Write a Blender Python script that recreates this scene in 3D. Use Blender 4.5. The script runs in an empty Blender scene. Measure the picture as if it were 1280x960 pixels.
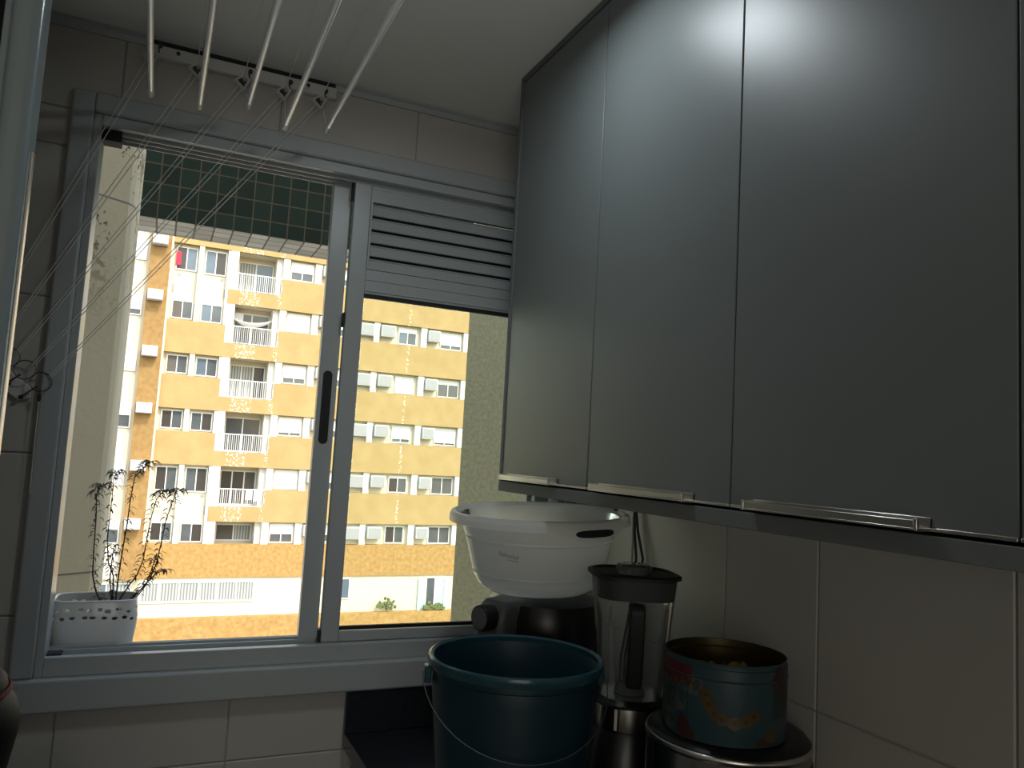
import bpy, math, random
from mathutils import Vector, Matrix
random.seed(11)
SC = bpy.context.scene
COL = SC.collection
E = 1.57                                   # eye height; heights below are given from the eye

# ------------------------------------------------------------------ camera, world, lights
cam = bpy.data.cameras.new('camera'); co = bpy.data.objects.new('camera', cam); COL.objects.link(co)
yaw, pit, rol = 0.424101763, 0.0929874445, 0.056356807
f = Vector((math.sin(yaw)*math.cos(pit), math.cos(yaw)*math.cos(pit), math.sin(pit)))
r = Vector((math.cos(yaw), -math.sin(yaw), 0)); u = r.cross(f)
r2 = math.cos(rol)*r + math.sin(rol)*u; u2 = -math.sin(rol)*r + math.cos(rol)*u
co.matrix_world = Matrix(((r2.x, u2.x, -f.x, 0), (r2.y, u2.y, -f.y, 0), (r2.z, u2.z, -f.z, E), (0, 0, 0, 1)))
cam.sensor_width = 36; cam.lens = 973.65/1280*36; cam.clip_start = 0.02; cam.clip_end = 500
SC.camera = co
CZ_ = E+0.90

SC.view_settings.view_transform = 'Standard'; SC.view_settings.look = 'None'
SC.view_settings.gamma = 1; SC.view_settings.use_curve_mapping = False
SC.view_settings.exposure = 0.95

W = bpy.data.worlds.new('sky'); SC.world = W; W.use_nodes = True
nt = W.node_tree; nt.nodes.clear()
sky = nt.nodes.new('ShaderNodeTexSky'); sky.sky_type = 'NISHITA'; sky.sun_disc = False
sky.sun_elevation = math.radians(52); sky.sun_rotation = math.radians(160); sky.air_density = 1.2; sky.dust_density = 1.5
bg = nt.nodes.new('ShaderNodeBackground'); bg.inputs['Strength'].default_value = 0.36
wo = nt.nodes.new('ShaderNodeOutputWorld')
hz = nt.nodes.new('ShaderNodeMix'); hz.data_type = 'RGBA'; hz.blend_type = 'MULTIPLY'; hz.inputs[0].default_value = 1; hz.inputs[7].default_value = (1.10, 0.96, 0.78, 1)
nt.links.new(sky.outputs[0], hz.inputs[6]); nt.links.new(hz.outputs[2], bg.inputs['Color']); nt.links.new(bg.outputs[0], wo.inputs['Surface'])

sl = bpy.data.lights.new('sun', 'SUN'); sl.energy = 1.45; sl.angle = math.radians(0.6); sl.color = (1.0, 0.95, 0.86)
so = bpy.data.objects.new('sun', sl); COL.objects.link(so)
so.rotation_euler = (-Vector((0.26, -0.72, 0.80))).to_track_quat('-Z', 'Y').to_euler()

def area(name, loc, target, sx, sy, power, color):
    l = bpy.data.lights.new(name, 'AREA'); l.shape = 'RECTANGLE'; l.size = sx; l.size_y = sy; l.energy = power; l.color = color
    o = bpy.data.objects.new(name, l); COL.objects.link(o); o.location = loc
    o.rotation_euler = (Vector(target)-Vector(loc)).to_track_quat('-Z', 'Y').to_euler()
    return o
area('ceiling_lamp_light', (0.48, 1.10, E+0.835), (0.48, 1.10, 0), 0.10, 0.16, 1.15, (0.86, 0.95, 1.0))
area('kitchen_fill', (-0.4, -1.6, E-0.2), (-0.1, 0.2, CZ_), 1.2, 1.2, 5.0, (1.0, 0.95, 0.86))  # added fill from behind the camera, aimed at the ceiling; no opening there

# ------------------------------------------------------------------ materials
def mat(name, col, rough=0.5, metal=0.0, noise=0.0, scale=8.0, bump=0.0, spec=0.5, coat=0.0, trans=0.0, alpha=1.0, detail=4, col2=None, ior=1.45):
    m = bpy.data.materials.new(name); m.use_nodes = True; t = m.node_tree; b = t.nodes['Principled BSDF']
    b.inputs['Base Color'].default_value = (*col, 1); b.inputs['Roughness'].default_value = rough
    b.inputs['Metallic'].default_value = metal; b.inputs['Specular IOR Level'].default_value = spec
    b.inputs['Coat Weight'].default_value = coat; b.inputs['Transmission Weight'].default_value = trans
    b.inputs['IOR'].default_value = ior; b.inputs['Alpha'].default_value = alpha
    tc = t.nodes.new('ShaderNodeTexCoord')
    n = t.nodes.new('ShaderNodeTexNoise'); n.inputs['Scale'].default_value = scale; n.inputs['Detail'].default_value = detail
    t.links.new(tc.outputs['Object'], n.inputs['Vector'])
    if noise or col2:
        mx = t.nodes.new('ShaderNodeMix'); mx.data_type = 'RGBA'
        c2 = col2 or tuple(max(0, c*(1-noise)) for c in col)
        mx.inputs[6].default_value = (*col, 1); mx.inputs[7].default_value = (*c2, 1)
        t.links.new(n.outputs['Fac'], mx.inputs[0]); t.links.new(mx.outputs[2], b.inputs['Base Color'])
    if bump:
        bp = t.nodes.new('ShaderNodeBump'); bp.inputs['Strength'].default_value = bump; bp.inputs['Distance'].default_value = 0.01
        t.links.new(n.outputs['Fac'], bp.inputs['Height']); t.links.new(bp.outputs[0], b.inputs['Normal'])
    return m

def glass_mat(name, tint=(1, 1, 1), refl=0.08, rough=0.02, body=None, bodyfac=0.0):
    m = bpy.data.materials.new(name); m.use_nodes = True; t = m.node_tree; t.nodes.clear()
    o = t.nodes.new('ShaderNodeOutputMaterial'); tr = t.nodes.new('ShaderNodeBsdfTransparent'); tr.inputs[0].default_value = (*tint, 1)
    gl = t.nodes.new('ShaderNodeBsdfGlossy'); gl.inputs['Roughness'].default_value = rough
    fr = t.nodes.new('ShaderNodeLayerWeight'); fr.inputs['Blend'].default_value = refl
    mx = t.nodes.new('ShaderNodeMixShader')
    t.links.new(fr.outputs['Fresnel'], mx.inputs[0])
    first = tr.outputs[0]
    if body:
        d = t.nodes.new('ShaderNodeBsdfDiffuse'); d.inputs[0].default_value = (*body, 1)
        tl = t.nodes.new('ShaderNodeBsdfTranslucent'); tl.inputs[0].default_value = (*body, 1)
        m0 = t.nodes.new('ShaderNodeMixShader'); m0.inputs[0].default_value = 0.55
        t.links.new(d.outputs[0], m0.inputs[1]); t.links.new(tl.outputs[0], m0.inputs[2])
        m1 = t.nodes.new('ShaderNodeMixShader'); m1.inputs[0].default_value = bodyfac
        t.links.new(tr.outputs[0], m1.inputs[1]); t.links.new(m0.outputs[0], m1.inputs[2]); first = m1.outputs[0]
    t.links.new(first, mx.inputs[1]); t.links.new(gl.outputs[0], mx.inputs[2]); t.links.new(mx.outputs[0], o.inputs[0])
    return m

M = {}
M['tile'] = mat('glazed_wall_tile', (0.50, 0.48, 0.44), 0.33, noise=0.06, scale=2.5)
M['grout'] = mat('tile_grout', (0.40, 0.385, 0.35), 0.9, noise=0.2, scale=30)
M['ceiling'] = mat('ceiling_paint', (0.88, 0.87, 0.82), 0.9, noise=0.03, scale=3, bump=0.05)
M['plaster'] = mat('wall_plaster', (0.62, 0.60, 0.55), 0.9, noise=0.05)
M['floor'] = mat('floor_tile', (0.42, 0.40, 0.37), 0.35, noise=0.1, scale=4)
M['alu'] = mat('grey_painted_aluminium', (0.42, 0.455, 0.46), 0.30, noise=0.04, scale=5)
M['alu_dark'] = mat('grey_window_trim', (0.40, 0.43, 0.435), 0.38, noise=0.04, scale=5)
M['rubber'] = mat('black_rubber', (0.012, 0.012, 0.013), 0.6)
M['glass'] = glass_mat('window_glass', (0.96, 0.98, 0.97), 0.10)
M['granite'] = mat('black_granite', (0.010, 0.012, 0.015), 0.16, col2=(0.03, 0.034, 0.04), scale=90, detail=6)
M['sillstone'] = mat('grey_sill_stone', (0.35, 0.34, 0.32), 0.6, noise=0.3, scale=60)
M['cab'] = mat('slate_grey_lacquer', (0.135, 0.150, 0.150), 0.38, noise=0.05, scale=3, bump=0.01, spec=0.5)
M['cabedge'] = mat('slate_grey_edging', (0.125, 0.138, 0.14), 0.62, noise=0.05, scale=6)
M['cabin'] = mat('door_gap_shade', (0.02, 0.02, 0.022), 0.7)  # near-black standing in for shade inside the door gaps
M['chrome'] = mat('brushed_aluminium', (0.66, 0.64, 0.60), 0.28, metal=1.0, noise=0.05, scale=40)
M['white_rod'] = mat('white_enamel_tube', (0.80, 0.81, 0.82), 0.14, coat=0.6, noise=0.02)
M['white_plastic'] = mat('white_plastic', (0.62, 0.62, 0.60), 0.45, noise=0.04)
M['cord'] = mat('white_nylon_cord', (0.85, 0.83, 0.76), 0.6, noise=0.2, scale=200)
M['steel_dark'] = mat('dark_steel', (0.09, 0.09, 0.09), 0.4, metal=0.8)
M['blue'] = mat('blue_plastic', (0.005, 0.028, 0.042), 0.42, noise=0.12, scale=5)
M['bluerim'] = mat('blue_plastic_rim', (0.02, 0.065, 0.085), 0.20, noise=0.1, scale=8)
M['wire'] = mat('wire_steel', (0.05, 0.055, 0.055), 0.5, metal=0.5)
M['basin'] = glass_mat('milky_translucent_plastic', (0.95, 0.95, 0.94), 0.10, 0.25, body=(0.93, 0.93, 0.92), bodyfac=0.88)
M['ink'] = mat('faded_ink', (0.07, 0.06, 0.045), 0.8)
M['black'] = mat('black_plastic', (0.010, 0.011, 0.012), 0.28, noise=0.1, scale=20)
M['black_matte'] = mat('black_matte_plastic', (0.016, 0.017, 0.018), 0.55, noise=0.1, scale=20)
M['grey_plastic'] = mat('dark_grey_plastic', (0.10, 0.105, 0.105), 0.4, noise=0.1, scale=20)
M['jar'] = glass_mat('smoky_clear_plastic', (0.90, 0.91, 0.91), 0.14, 0.12, body=(0.45, 0.46, 0.46), bodyfac=0.20)
M['ribplastic'] = mat('clear_rib_plastic', (0.30, 0.31, 0.31), 0.12, alpha=0.35)
M['lidclear'] = glass_mat('clear_cap', (0.6, 0.62, 0.64), 0.25, 0.1, body=(0.4, 0.42, 0.44), bodyfac=0.35)
M['steel'] = mat('brushed_steel', (0.42, 0.40, 0.37), 0.24, metal=1.0, noise=0.25, scale=3)
M['sticker'] = mat('cream_sticker', (0.62, 0.58, 0.48), 0.6, noise=0.1)
M['tinblue'] = mat('printed_blue_tin', (0.014, 0.045, 0.064), 0.42, col2=(0.040, 0.066, 0.070), scale=14)
M['tincream'] = mat('printed_pale_tin', (0.095, 0.10, 0.08), 0.4, noise=0.3, scale=25)
M['tinred'] = mat('printed_red_tin', (0.11, 0.015, 0.018), 0.4, noise=0.5, scale=60)
M['tinpink'] = mat('printed_pink_tin', (0.065, 0.02, 0.018), 0.4, noise=0.5, scale=50)
M['tinyellow'] = mat('printed_biscuit_yellow', (0.085, 0.06, 0.015), 0.4, noise=0.4, scale=60)
M['tingreen'] = mat('printed_green', (0.012, 0.045, 0.035), 0.33, noise=0.4, scale=60)
M['tindark'] = mat('printed_dark_line', (0.03, 0.03, 0.03), 0.33)
M['tinin'] = mat('gold_tin_inside', (0.20, 0.16, 0.07), 0.35, metal=0.9)
M['sweet_y'] = mat('yellow_wrapper', (0.62, 0.42, 0.05), 0.3, noise=0.3, scale=40)
M['sweet_g'] = mat('green_wrapper', (0.35, 0.42, 0.12), 0.3, noise=0.3, scale=40)
M['sweet_w'] = mat('pale_wrapper', (0.66, 0.63, 0.48), 0.3, noise=0.2, scale=40)
M['ceramic'] = mat('white_glazed_ceramic', (0.80, 0.79, 0.77), 0.22, noise=0.03, coat=0.4)
M['soil'] = mat('dark_soil', (0.05, 0.035, 0.025), 0.95, noise=0.5, scale=80, bump=0.5)
M['stem'] = mat('brown_stem', (0.07, 0.05, 0.035), 0.8, noise=0.3, scale=100)
M['leaf'] = mat('grey_green_leaf', (0.055, 0.075, 0.040), 0.6, noise=0.3, scale=60)
M['doorframe'] = mat('blue_grey_door_aluminium', (0.24, 0.29, 0.31), 0.22, noise=0.05, scale=4)
M['kettle'] = mat('satin_black_enamel', (0.008, 0.008, 0.010), 0.55, spec=0.12)
M['lamp_glow'] = mat('lit_lamp_diffuser', (0.9, 0.9, 0.9), 0.5)
M['lamp_glow'].node_tree.nodes['Principled BSDF'].inputs['Emission Color'].default_value = (0.86, 0.95, 1, 1)
M['lamp_glow'].node_tree.nodes['Principled BSDF'].inputs['Emission Strength'].default_value = 4
M['redrim'] = mat('dark_red_trim', (0.09, 0.012, 0.018), 0.6, spec=0.1)
M['appliance_white'] = mat('white_appliance', (0.7, 0.7, 0.7), 0.35)
# outdoors
M['cream'] = mat('cream_render', (0.62, 0.575, 0.44), 0.9, noise=0.05, scale=0.8)
M['white_render'] = mat('white_render', (0.68, 0.665, 0.60), 0.9, noise=0.05, scale=0.7)
M['ochre_dark'] = mat('dark_ochre_roughcast', (0.20, 0.105, 0.022), 0.95, col2=(0.50, 0.33, 0.13), scale=5.0, bump=0.6, detail=8)
M['pilaster'] = mat('brown_ochre_roughcast', (0.18, 0.10, 0.03), 0.95, col2=(0.38, 0.25, 0.10), scale=4.0, bump=0.6, detail=8)
M['winwhite'] = mat('white_window_frame', (0.68, 0.69, 0.68), 0.5)
M['shutter'] = mat('white_roller_shutter', (0.66, 0.69, 0.71), 0.6, noise=0.04, scale=1.5)
M['pane'] = mat('far_window_glass', (0.11, 0.13, 0.14), 0.12, noise=0.6, scale=1.2)
M['pane_blue'] = mat('far_window_glass_blue_reflection', (0.13, 0.18, 0.23), 0.12, noise=0.4, scale=1.2)  # bluish reflection put into the base colour of the pane
M['pane_dark'] = mat('far_window_glass_dark', (0.05, 0.047, 0.044), 0.3, noise=0.4, scale=1.2)
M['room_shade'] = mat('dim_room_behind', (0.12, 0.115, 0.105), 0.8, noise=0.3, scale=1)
M['aircon'] = mat('white_air_conditioner_casing', (0.50, 0.52, 0.53), 0.5, noise=0.06, scale=3)
M['grille'] = mat('air_conditioner_grille', (0.33, 0.34, 0.34), 0.6, noise=0.1, scale=5)
M['cloth_red'] = mat('red_cloth', (0.65, 0.04, 0.08), 0.9)
M['cloth_white'] = mat('white_cloth', (0.85, 0.85, 0.83), 0.9)
M['teal_glass'] = mat('pale_teal_glass', (0.42, 0.60, 0.60), 0.2)
M['asphalt'] = mat('asphalt', (0.25, 0.25, 0.24), 0.95, noise=0.2)
M['bush'] = mat('far_shrub', (0.16, 0.20, 0.07), 0.8, noise=0.5, scale=10)

def curtain_mat():
    m = mat('striped_curtain', (0.5, 0.5, 0.5), 0.9); t = m.node_tree; b = t.nodes['Principled BSDF']
    tc = t.nodes.new('ShaderNodeTexCoord'); w = t.nodes.new('ShaderNodeTexWave'); w.inputs['Scale'].default_value = 2.2
    w.inputs['Distortion'].default_value = 0.8; w.bands_direction = 'X'
    t.links.new(tc.outputs['Object'], w.inputs['Vector'])
    cr = t.nodes.new('ShaderNodeValToRGB'); cr.color_ramp.elements[0].color = (0.17, 0.185, 0.18, 1); cr.color_ramp.elements[1].color = (0.42, 0.45, 0.44, 1)
    t.links.new(w.outputs['Fac'], cr.inputs[0]); t.links.new(cr.outputs[0], b.inputs['Base Color'])
    return m
M['curtain'] = curtain_mat()

def ochre_mat():
    m = mat('ochre_render', (0.72, 0.50, 0.20), 0.95, bump=0.3, scale=6); t = m.node_tree; b = t.nodes['Principled BSDF']
    N, L = t.nodes.new, t.links.new
    tc = N('ShaderNodeTexCoord'); sp = N('ShaderNodeSeparateXYZ'); L(tc.outputs['Object'], sp.inputs[0])
    n1 = N('ShaderNodeTexNoise'); n1.inputs['Scale'].default_value = 1.4; n1.inputs['Detail'].default_value = 8
    n2 = N('ShaderNodeTexNoise'); n2.inputs['Scale'].default_value = 9; n2.inputs['Detail'].default_value = 6
    L(tc.outputs['Object'], n1.inputs['Vector']); L(tc.outputs['Object'], n2.inputs['Vector'])
    c = N('ShaderNodeMix'); c.data_type = 'RGBA'; c.inputs[6].default_value = (0.30, 0.208, 0.082, 1); c.inputs[7].default_value = (0.43, 0.325, 0.150, 1)
    L(n1.outputs['Fac'], c.inputs[0])
    # limescale stains: windows in x where the white efflorescence runs down
    tot = None
    for x0, hw in ((1.9, 0.50), (3.42, 0.10), (10.75, 0.07), (7.95, 0.05)):
        d = N('ShaderNodeMath'); d.operation = 'SUBTRACT'; d.inputs[1].default_value = x0; L(sp.outputs[0], d.inputs[0])
        a = N('ShaderNodeMath'); a.operation = 'ABSOLUTE'; L(d.outputs[0], a.inputs[0])
        s = N('ShaderNodeMath'); s.operation = 'LESS_THAN'; s.inputs[1].default_value = hw; L(a.outputs[0], s.inputs[0])
        if tot is None: tot = s
        else:
            k = N('ShaderNodeMath'); k.operation = 'ADD'; L(tot.outputs[0], k.inputs[0]); L(s.outputs[0], k.inputs[1]); tot = k
    th = N('ShaderNodeMath'); th.operation = 'GREATER_THAN'; th.inputs[1].default_value = 0.57; L(n2.outputs['Fac'], th.inputs[0])
    mu = N('ShaderNodeMath'); mu.operation = 'MULTIPLY'; L(tot.outputs[0], mu.inputs[0]); L(th.outputs[0], mu.inputs[1])
    m2 = N('ShaderNodeMath'); m2.operation = 'MULTIPLY'; m2.inputs[1].default_value = 0.8; L(mu.outputs[0], m2.inputs[0])
    c2 = N('ShaderNodeMix'); c2.data_type = 'RGBA'; c2.inputs[7].default_value = (0.88, 0.84, 0.72, 1)
    L(m2.outputs[0], c2.inputs[0]); L(c.outputs[2], c2.inputs[6]); L(c2.outputs[2], b.inputs['Base Color'])
    return m
M['ochre'] = ochre_mat()

def stained_mat(name, base, dark, spots, scale, z0, z1):
    m = mat(name, base, 0.92, bump=0.12, scale=40); t = m.node_tree; b = t.nodes['Principled BSDF']; N, L = t.nodes.new, t.links.new
    tc = N('ShaderNodeTexCoord')
    n1 = N('ShaderNodeTexNoise'); n1.inputs['Scale'].default_value = 2.0; n1.inputs['Detail'].default_value = 6
    n2 = N('ShaderNodeTexNoise'); n2.inputs['Scale'].default_value = scale; n2.inputs['Detail'].default_value = 8
    n3 = N('ShaderNodeTexNoise'); n3.inputs['Scale'].default_value = 3.5; n3.inputs['Detail'].default_value = 3
    for n in (n1, n2, n3): L(tc.outputs['Object'], n.inputs['Vector'])
    sp = N('ShaderNodeSeparateXYZ'); L(tc.outputs['Object'], sp.inputs[0])
    mr = N('ShaderNodeMapRange'); mr.interpolation_type = 'SMOOTHSTEP'; mr.inputs[1].default_value = z0; mr.inputs[2].default_value = z1; L(sp.outputs[2], mr.inputs[0])
    a = N('ShaderNodeMath'); a.operation = 'MULTIPLY'; L(n2.outputs['Fac'], a.inputs[0]); L(n3.outputs['Fac'], a.inputs[1])
    th = N('ShaderNodeMapRange'); th.inputs[1].default_value = spots; th.inputs[2].default_value = spots+0.05; L(a.outputs[0], th.inputs[0])
    mm = N('ShaderNodeMath'); mm.operation = 'MULTIPLY'; L(th.outputs[0], mm.inputs[0]); L(mr.outputs[0], mm.inputs[1])
    c1 = N('ShaderNodeMix'); c1.data_type = 'RGBA'; c1.inputs[6].default_value = (*base, 1); c1.inputs[7].default_value = (*[v*0.82 for v in base], 1); L(n1.outputs['Fac'], c1.inputs[0])
    c2 = N('ShaderNodeMix'); c2.data_type = 'RGBA'; c2.inputs[7].default_value = (*dark, 1); L(mm.outputs[0], c2.inputs[0]); L(c1.outputs[2], c2.inputs[6])
    L(c2.outputs[2], b.inputs['Base Color'])
    return m
M['pillar'] = stained_mat('stained_beige_render', (0.88, 0.78, 0.60), (0.12, 0.08, 0.05), 0.285, 48, E+0.35, E+0.85)
M['roughwall'] = mat('speckled_roughcast', (0.42, 0.37, 0.26), 0.95, col2=(0.90, 0.84, 0.70), scale=38, bump=0.4, detail=8)

def grid_mat(name, tile, grout, w, h, mortar, rough, plane):
    m = mat(name, tile, rough); t = m.node_tree; b = t.nodes['Principled BSDF']; N, L = t.nodes.new, t.links.new
    tc = N('ShaderNodeTexCoord'); sp = N('ShaderNodeSeparateXYZ'); cb = N('ShaderNodeCombineXYZ')
    L(tc.outputs['Object'], sp.inputs[0]); L(sp.outputs[plane[0]], cb.inputs[0]); L(sp.outputs[plane[1]], cb.inputs[1])
    br = N('ShaderNodeTexBrick'); br.offset = 0; br.squash = 1
    br.inputs['Color1'].default_value = (*tile, 1); br.inputs['Color2'].default_value = (*[c*0.6 for c in tile], 1); br.inputs['Mortar'].default_value = (*grout, 1)
    br.inputs['Scale'].default_value = 1; br.inputs['Mortar Size'].default_value = mortar; br.inputs['Brick Width'].default_value = w; br.inputs['Row Height'].default_value = h
    L(cb.outputs[0], br.inputs['Vector']); L(br.outputs['Color'], b.inputs['Base Color'])
    return m
M['greentile'] = grid_mat('dark_green_glazed_tiles', (0.020, 0.042, 0.038), (0.14, 0.115, 0.08), 0.107, 0.118, 0.0036, 0.25, (0, 2))
M['soffittile'] = grid_mat('pale_soffit_tiles', (0.72, 0.70, 0.64), (0.10, 0.09, 0.07), 0.107, 0.118, 0.0055, 0.7, (0, 1))

# ------------------------------------------------------------------ mesh helpers
class MB:
    def __init__(s): s.v = []; s.f = []; s.mi = []
    def add(s, vs, fs, mi=0):
        n = len(s.v); s.v += [Vector(p) for p in vs]; s.f += [tuple(i+n for i in q) for q in fs]; s.mi += [mi]*len(fs); return s
    def box(s, x0, x1, y0, y1, z0, z1, mi=0, T=None):
        vs = [Vector((x, y, z)) for x in (x0, x1) for y in (y0, y1) for z in (z0, z1)]
        if T is not None: vs = [T @ p for p in vs]
        return s.add(vs, [(0, 1, 3, 2), (4, 6, 7, 5), (0, 4, 5, 1), (2, 3, 7, 6), (0, 2, 6, 4), (1, 5, 7, 3)], mi)
    def tube(s, pts, rad, n=8, mi=0, caps=True, closed=False):
        pts = [Vector(p) for p in pts]; rr = rad if isinstance(rad, (list, tuple)) else [rad]*len(pts)
        vs = []; K = len(pts); up = None
        for i, p in enumerate(pts):
            if closed: d = pts[(i+1) % K]-pts[i-1]
            else: d = pts[min(i+1, K-1)]-pts[max(i-1, 0)]
            d.normalize()
            if up is None:
                up = Vector((0, 0, 1)) if abs(d.z) < 0.9 else Vector((1, 0, 0))
            a = d.cross(up); a.normalize(); b = a.cross(d); b.normalize(); up = b
            for k in range(n):
                an = 2*math.pi*k/n; vs.append(p+rr[i]*(math.cos(an)*a+math.sin(an)*b))
        fs = []
        for i in range(K if closed else K-1):
            j = (i+1) % K
            for k in range(n): fs.append((i*n+k, i*n+(k+1) % n, j*n+(k+1) % n, j*n+k))
        if caps and not closed: fs += [tuple(range(n))[::-1], tuple((K-1)*n+k for k in range(n))]
        return s.add(vs, fs, mi)
    def lathe(s, prof, c=(0, 0, 0), n=48, mi=0, T=None, arc=None, sx=1, sy=1):
        c = Vector(c); vs = []; full = arc is None; a0, a1 = arc or (0, 2*math.pi); cnt = n if full else n+1
        for (rr, z) in prof:
            for k in range(cnt):
                a = a0+(a1-a0)*k/n; p = Vector((rr*math.cos(a)*sx, rr*math.sin(a)*sy, z))
                vs.append((T @ p if T is not None else p)+c)
        fs = []
        for i in range(len(prof)-1):
            for k in range(n):
                k2 = (k+1) % n if full else k+1
                fs.append((i*cnt+k, i*cnt+k2, (i+1)*cnt+k2, (i+1)*cnt+k))
        return s.add(vs, fs, mi)
    def prism(s, poly, z0, z1, mi=0, T=None):
        n = len(poly); vs = [Vector((p[0], p[1], z)) for z in (z0, z1) for p in poly]
        if T is not None: vs = [T @ p for p in vs]
        return s.add(vs, [tuple(range(n))[::-1], tuple(range(n, 2*n))]+[(i, (i+1) % n, n+(i+1) % n, n+i) for i in range(n)], mi)
    def blob(s, c, rx, ry, rz, n=10, mi=0, jit=0.0, T=None):
        prof = []; vs = []; m = n//2
        for i in range(m+1):
            ph = math.pi*i/m
            for k in range(n):
                a = 2*math.pi*k/n; j = 1+random.uniform(-jit, jit)
                p = Vector((rx*math.sin(ph)*math.cos(a)*j, ry*math.sin(ph)*math.sin(a)*j, rz*math.cos(ph)*j))
                vs.append((T @ p if T is not None else p)+Vector(c))
        fs = [(i*n+k, i*n+(k+1) % n, (i+1)*n+(k+1) % n, (i+1)*n+k) for i in range(m) for k in range(n)]
        return s.add(vs, fs, mi)
    def build(s, name, mats, parent=None, bevel=0.0, smooth=False, solid=0.0, seg=2, sub=0):
        if not isinstance(mats, (list, tuple)): mats = [mats]
        org = parent.matrix_world.translation if False else (WL.get(parent.name, Vector()) if parent else Vector())
        if parent is None:
            xs = [p.x for p in s.v]; ys = [p.y for p in s.v]; zs = [p.z for p in s.v]
            org = Vector(((min(xs)+max(xs))/2, (min(ys)+max(ys))/2, min(zs))) if not getattr(s, 'world', False) else Vector()
        me = bpy.data.meshes.new(name)
        me.from_pydata([tuple(p-org) for p in s.v], [], s.f); me.validate()
        for m in mats: me.materials.append(m)
        if len(me.polygons) == len(s.mi):
            for p, k in zip(me.polygons, s.mi): p.material_index = k
        import bmesh
        bm = bmesh.new(); bm.from_mesh(me); bmesh.ops.recalc_face_normals(bm, faces=bm.faces); bm.to_mesh(me); bm.free()
        o = bpy.data.objects.new(name, me); COL.objects.link(o)
        WL[o.name] = org.copy()
        if parent: o.parent = parent
        else: o.location = org
        if solid:
            q = o.modifiers.new('solid', 'SOLIDIFY'); q.thickness = solid; q.offset = 0
        if bevel:
            q = o.modifiers.new('bevel', 'BEVEL'); q.width = bevel; q.segments = seg; q.limit_method = 'ANGLE'; q.angle_limit = math.radians(40)
        if sub:
            q = o.modifiers.new('sub', 'SUBSURF'); q.levels = sub; q.render_levels = sub
        if smooth or bevel:
            for p in me.polygons: p.use_smooth = True
            me.set_sharp_from_angle(angle=math.radians(38))
        return o
WL = {}
def thing(name, label, cat, loc, group=None):
    o = bpy.data.objects.new(name, None); o.empty_display_size = 0.05; COL.objects.link(o); o.location = loc
    WL[o.name] = Vector(loc); o['label'] = label; o['category'] = cat
    if group: o['group'] = group
    return o
def tag(o, label, cat, group=None):
    o['label'] = label; o['category'] = cat
    if group: o['group'] = group
    return o
def struct(o, label=None):
    o['kind'] = 'structure'
    if label: o['label'] = label
    return o
def sroot(name, loc, label=None):
    o = bpy.data.objects.new(name, None); COL.objects.link(o); o.location = loc; WL[o.name] = Vector(loc); o['kind'] = 'structure'
    if label: o['label'] = label
    return o
def wbuild(mb, *a, **k):               # keep the mesh in world coordinates (for materials laid out in the world)
    mb.world = True
    return mb.build(*a, **k)

# ------------------------------------------------------------------ room shell
RX, WY, CZ, FZ = 1.07, 1.90, E+0.90, 0.0
LX, BY = -1.30, -1.90
struct(MB().box(LX-.12, RX+.12, BY-.12, WY+.15, -.1, FZ).build('floor', M['floor']), 'grey tiled floor')
struct(MB().box(LX-.12, RX+.12, BY-.12, WY+.15, CZ, CZ+.1).build('ceiling', M['ceiling']), 'off white painted ceiling')

def tiles(mb, axis, plane, sgn, a0, a1, z0, z1, ja, jz, g=0.0014, hole=None):
    ea = [a0]+[j for j in sorted(ja) if a0 < j < a1]+[a1]; ez = [z0]+[j for j in sorted(jz) if z0 < j < z1]+[z1]
    for i in range(len(ea)-1):
        for k in range(len(ez)-1):
            p0, p1, q0, q1 = ea[i]+g, ea[i+1]-g, ez[k]+g, ez[k+1]-g
            if p1-p0 < .004 or q1-q0 < .004: continue
            b = 0.0022; d = sgn*0.004
            ring = lambda e, y: [(p0+e, y, q0+e), (p1-e, y, q0+e), (p1-e, y, q1-e), (p0+e, y, q1-e)]
            vs = ring(0, plane+0.0), ring(0, plane+d*0.6), ring(b, plane+d)
            vs = [w for v in vs for w in v]
            if axis == 'x': vs = [(y, x, z) for (x, y, z) in vs]
            mb.add(vs, [(0, 1, 5, 4), (1, 2, 6, 5), (2, 3, 7, 6), (3, 0, 4, 7), (4, 5, 9, 8), (5, 6, 10, 9), (6, 7, 11, 10), (7, 4, 8, 11), (8, 9, 10, 11)], 0)

# wall with the window (tile face at y = WY)
HX0, HX1, HZ0, HZ1 = -0.184, 1.03, E-0.507, E+0.700
wb = MB()
jx = [-0.137+0.343*k for k in range(-4, 5)]; jz = [E-0.714+0.3325*k for k in range(-3, 6)]
Y0 = WY+0.004
tiles(wb, 'y', Y0, -1, LX, HX0, HZ0, HZ1, jx, jz)
tiles(wb, 'y', Y0, -1, LX, RX, FZ, HZ0, jx, jz)
tiles(wb, 'y', Y0, -1, LX, RX, HZ1, CZ, jx, jz)
tiles(wb, 'y', Y0, -1, HX1, RX, HZ0, HZ1, jx, jz)
for (a, b, c, d) in ((LX-.12, HX0, FZ, CZ), (HX0, HX1, FZ, HZ0), (HX0, HX1, HZ1, CZ), (HX1, RX+.12, FZ, CZ)):
    wb.box(a, b, Y0-.0005, WY+.15, c, d, 1)
struct(wb.build('wall_window', [M['tile'], M['grout']]), 'pale tiled wall around the window')
wr = MB(); tiles(wr, 'x', RX+.004, -1, BY, WY, FZ, CZ, [1.272, 1.03, .687, .345, .0, -.343, -.686, -1.03, -1.37, 1.61], [E-.405+.3425*k for k in range(-4, 5)])
wr.box(RX+.0035, RX+.12, BY-.12, WY+.15, FZ, CZ, 1)
struct(wr.build('wall_right', [M['tile'], M['grout']]), 'pale tiled wall under the cabinet')
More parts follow.
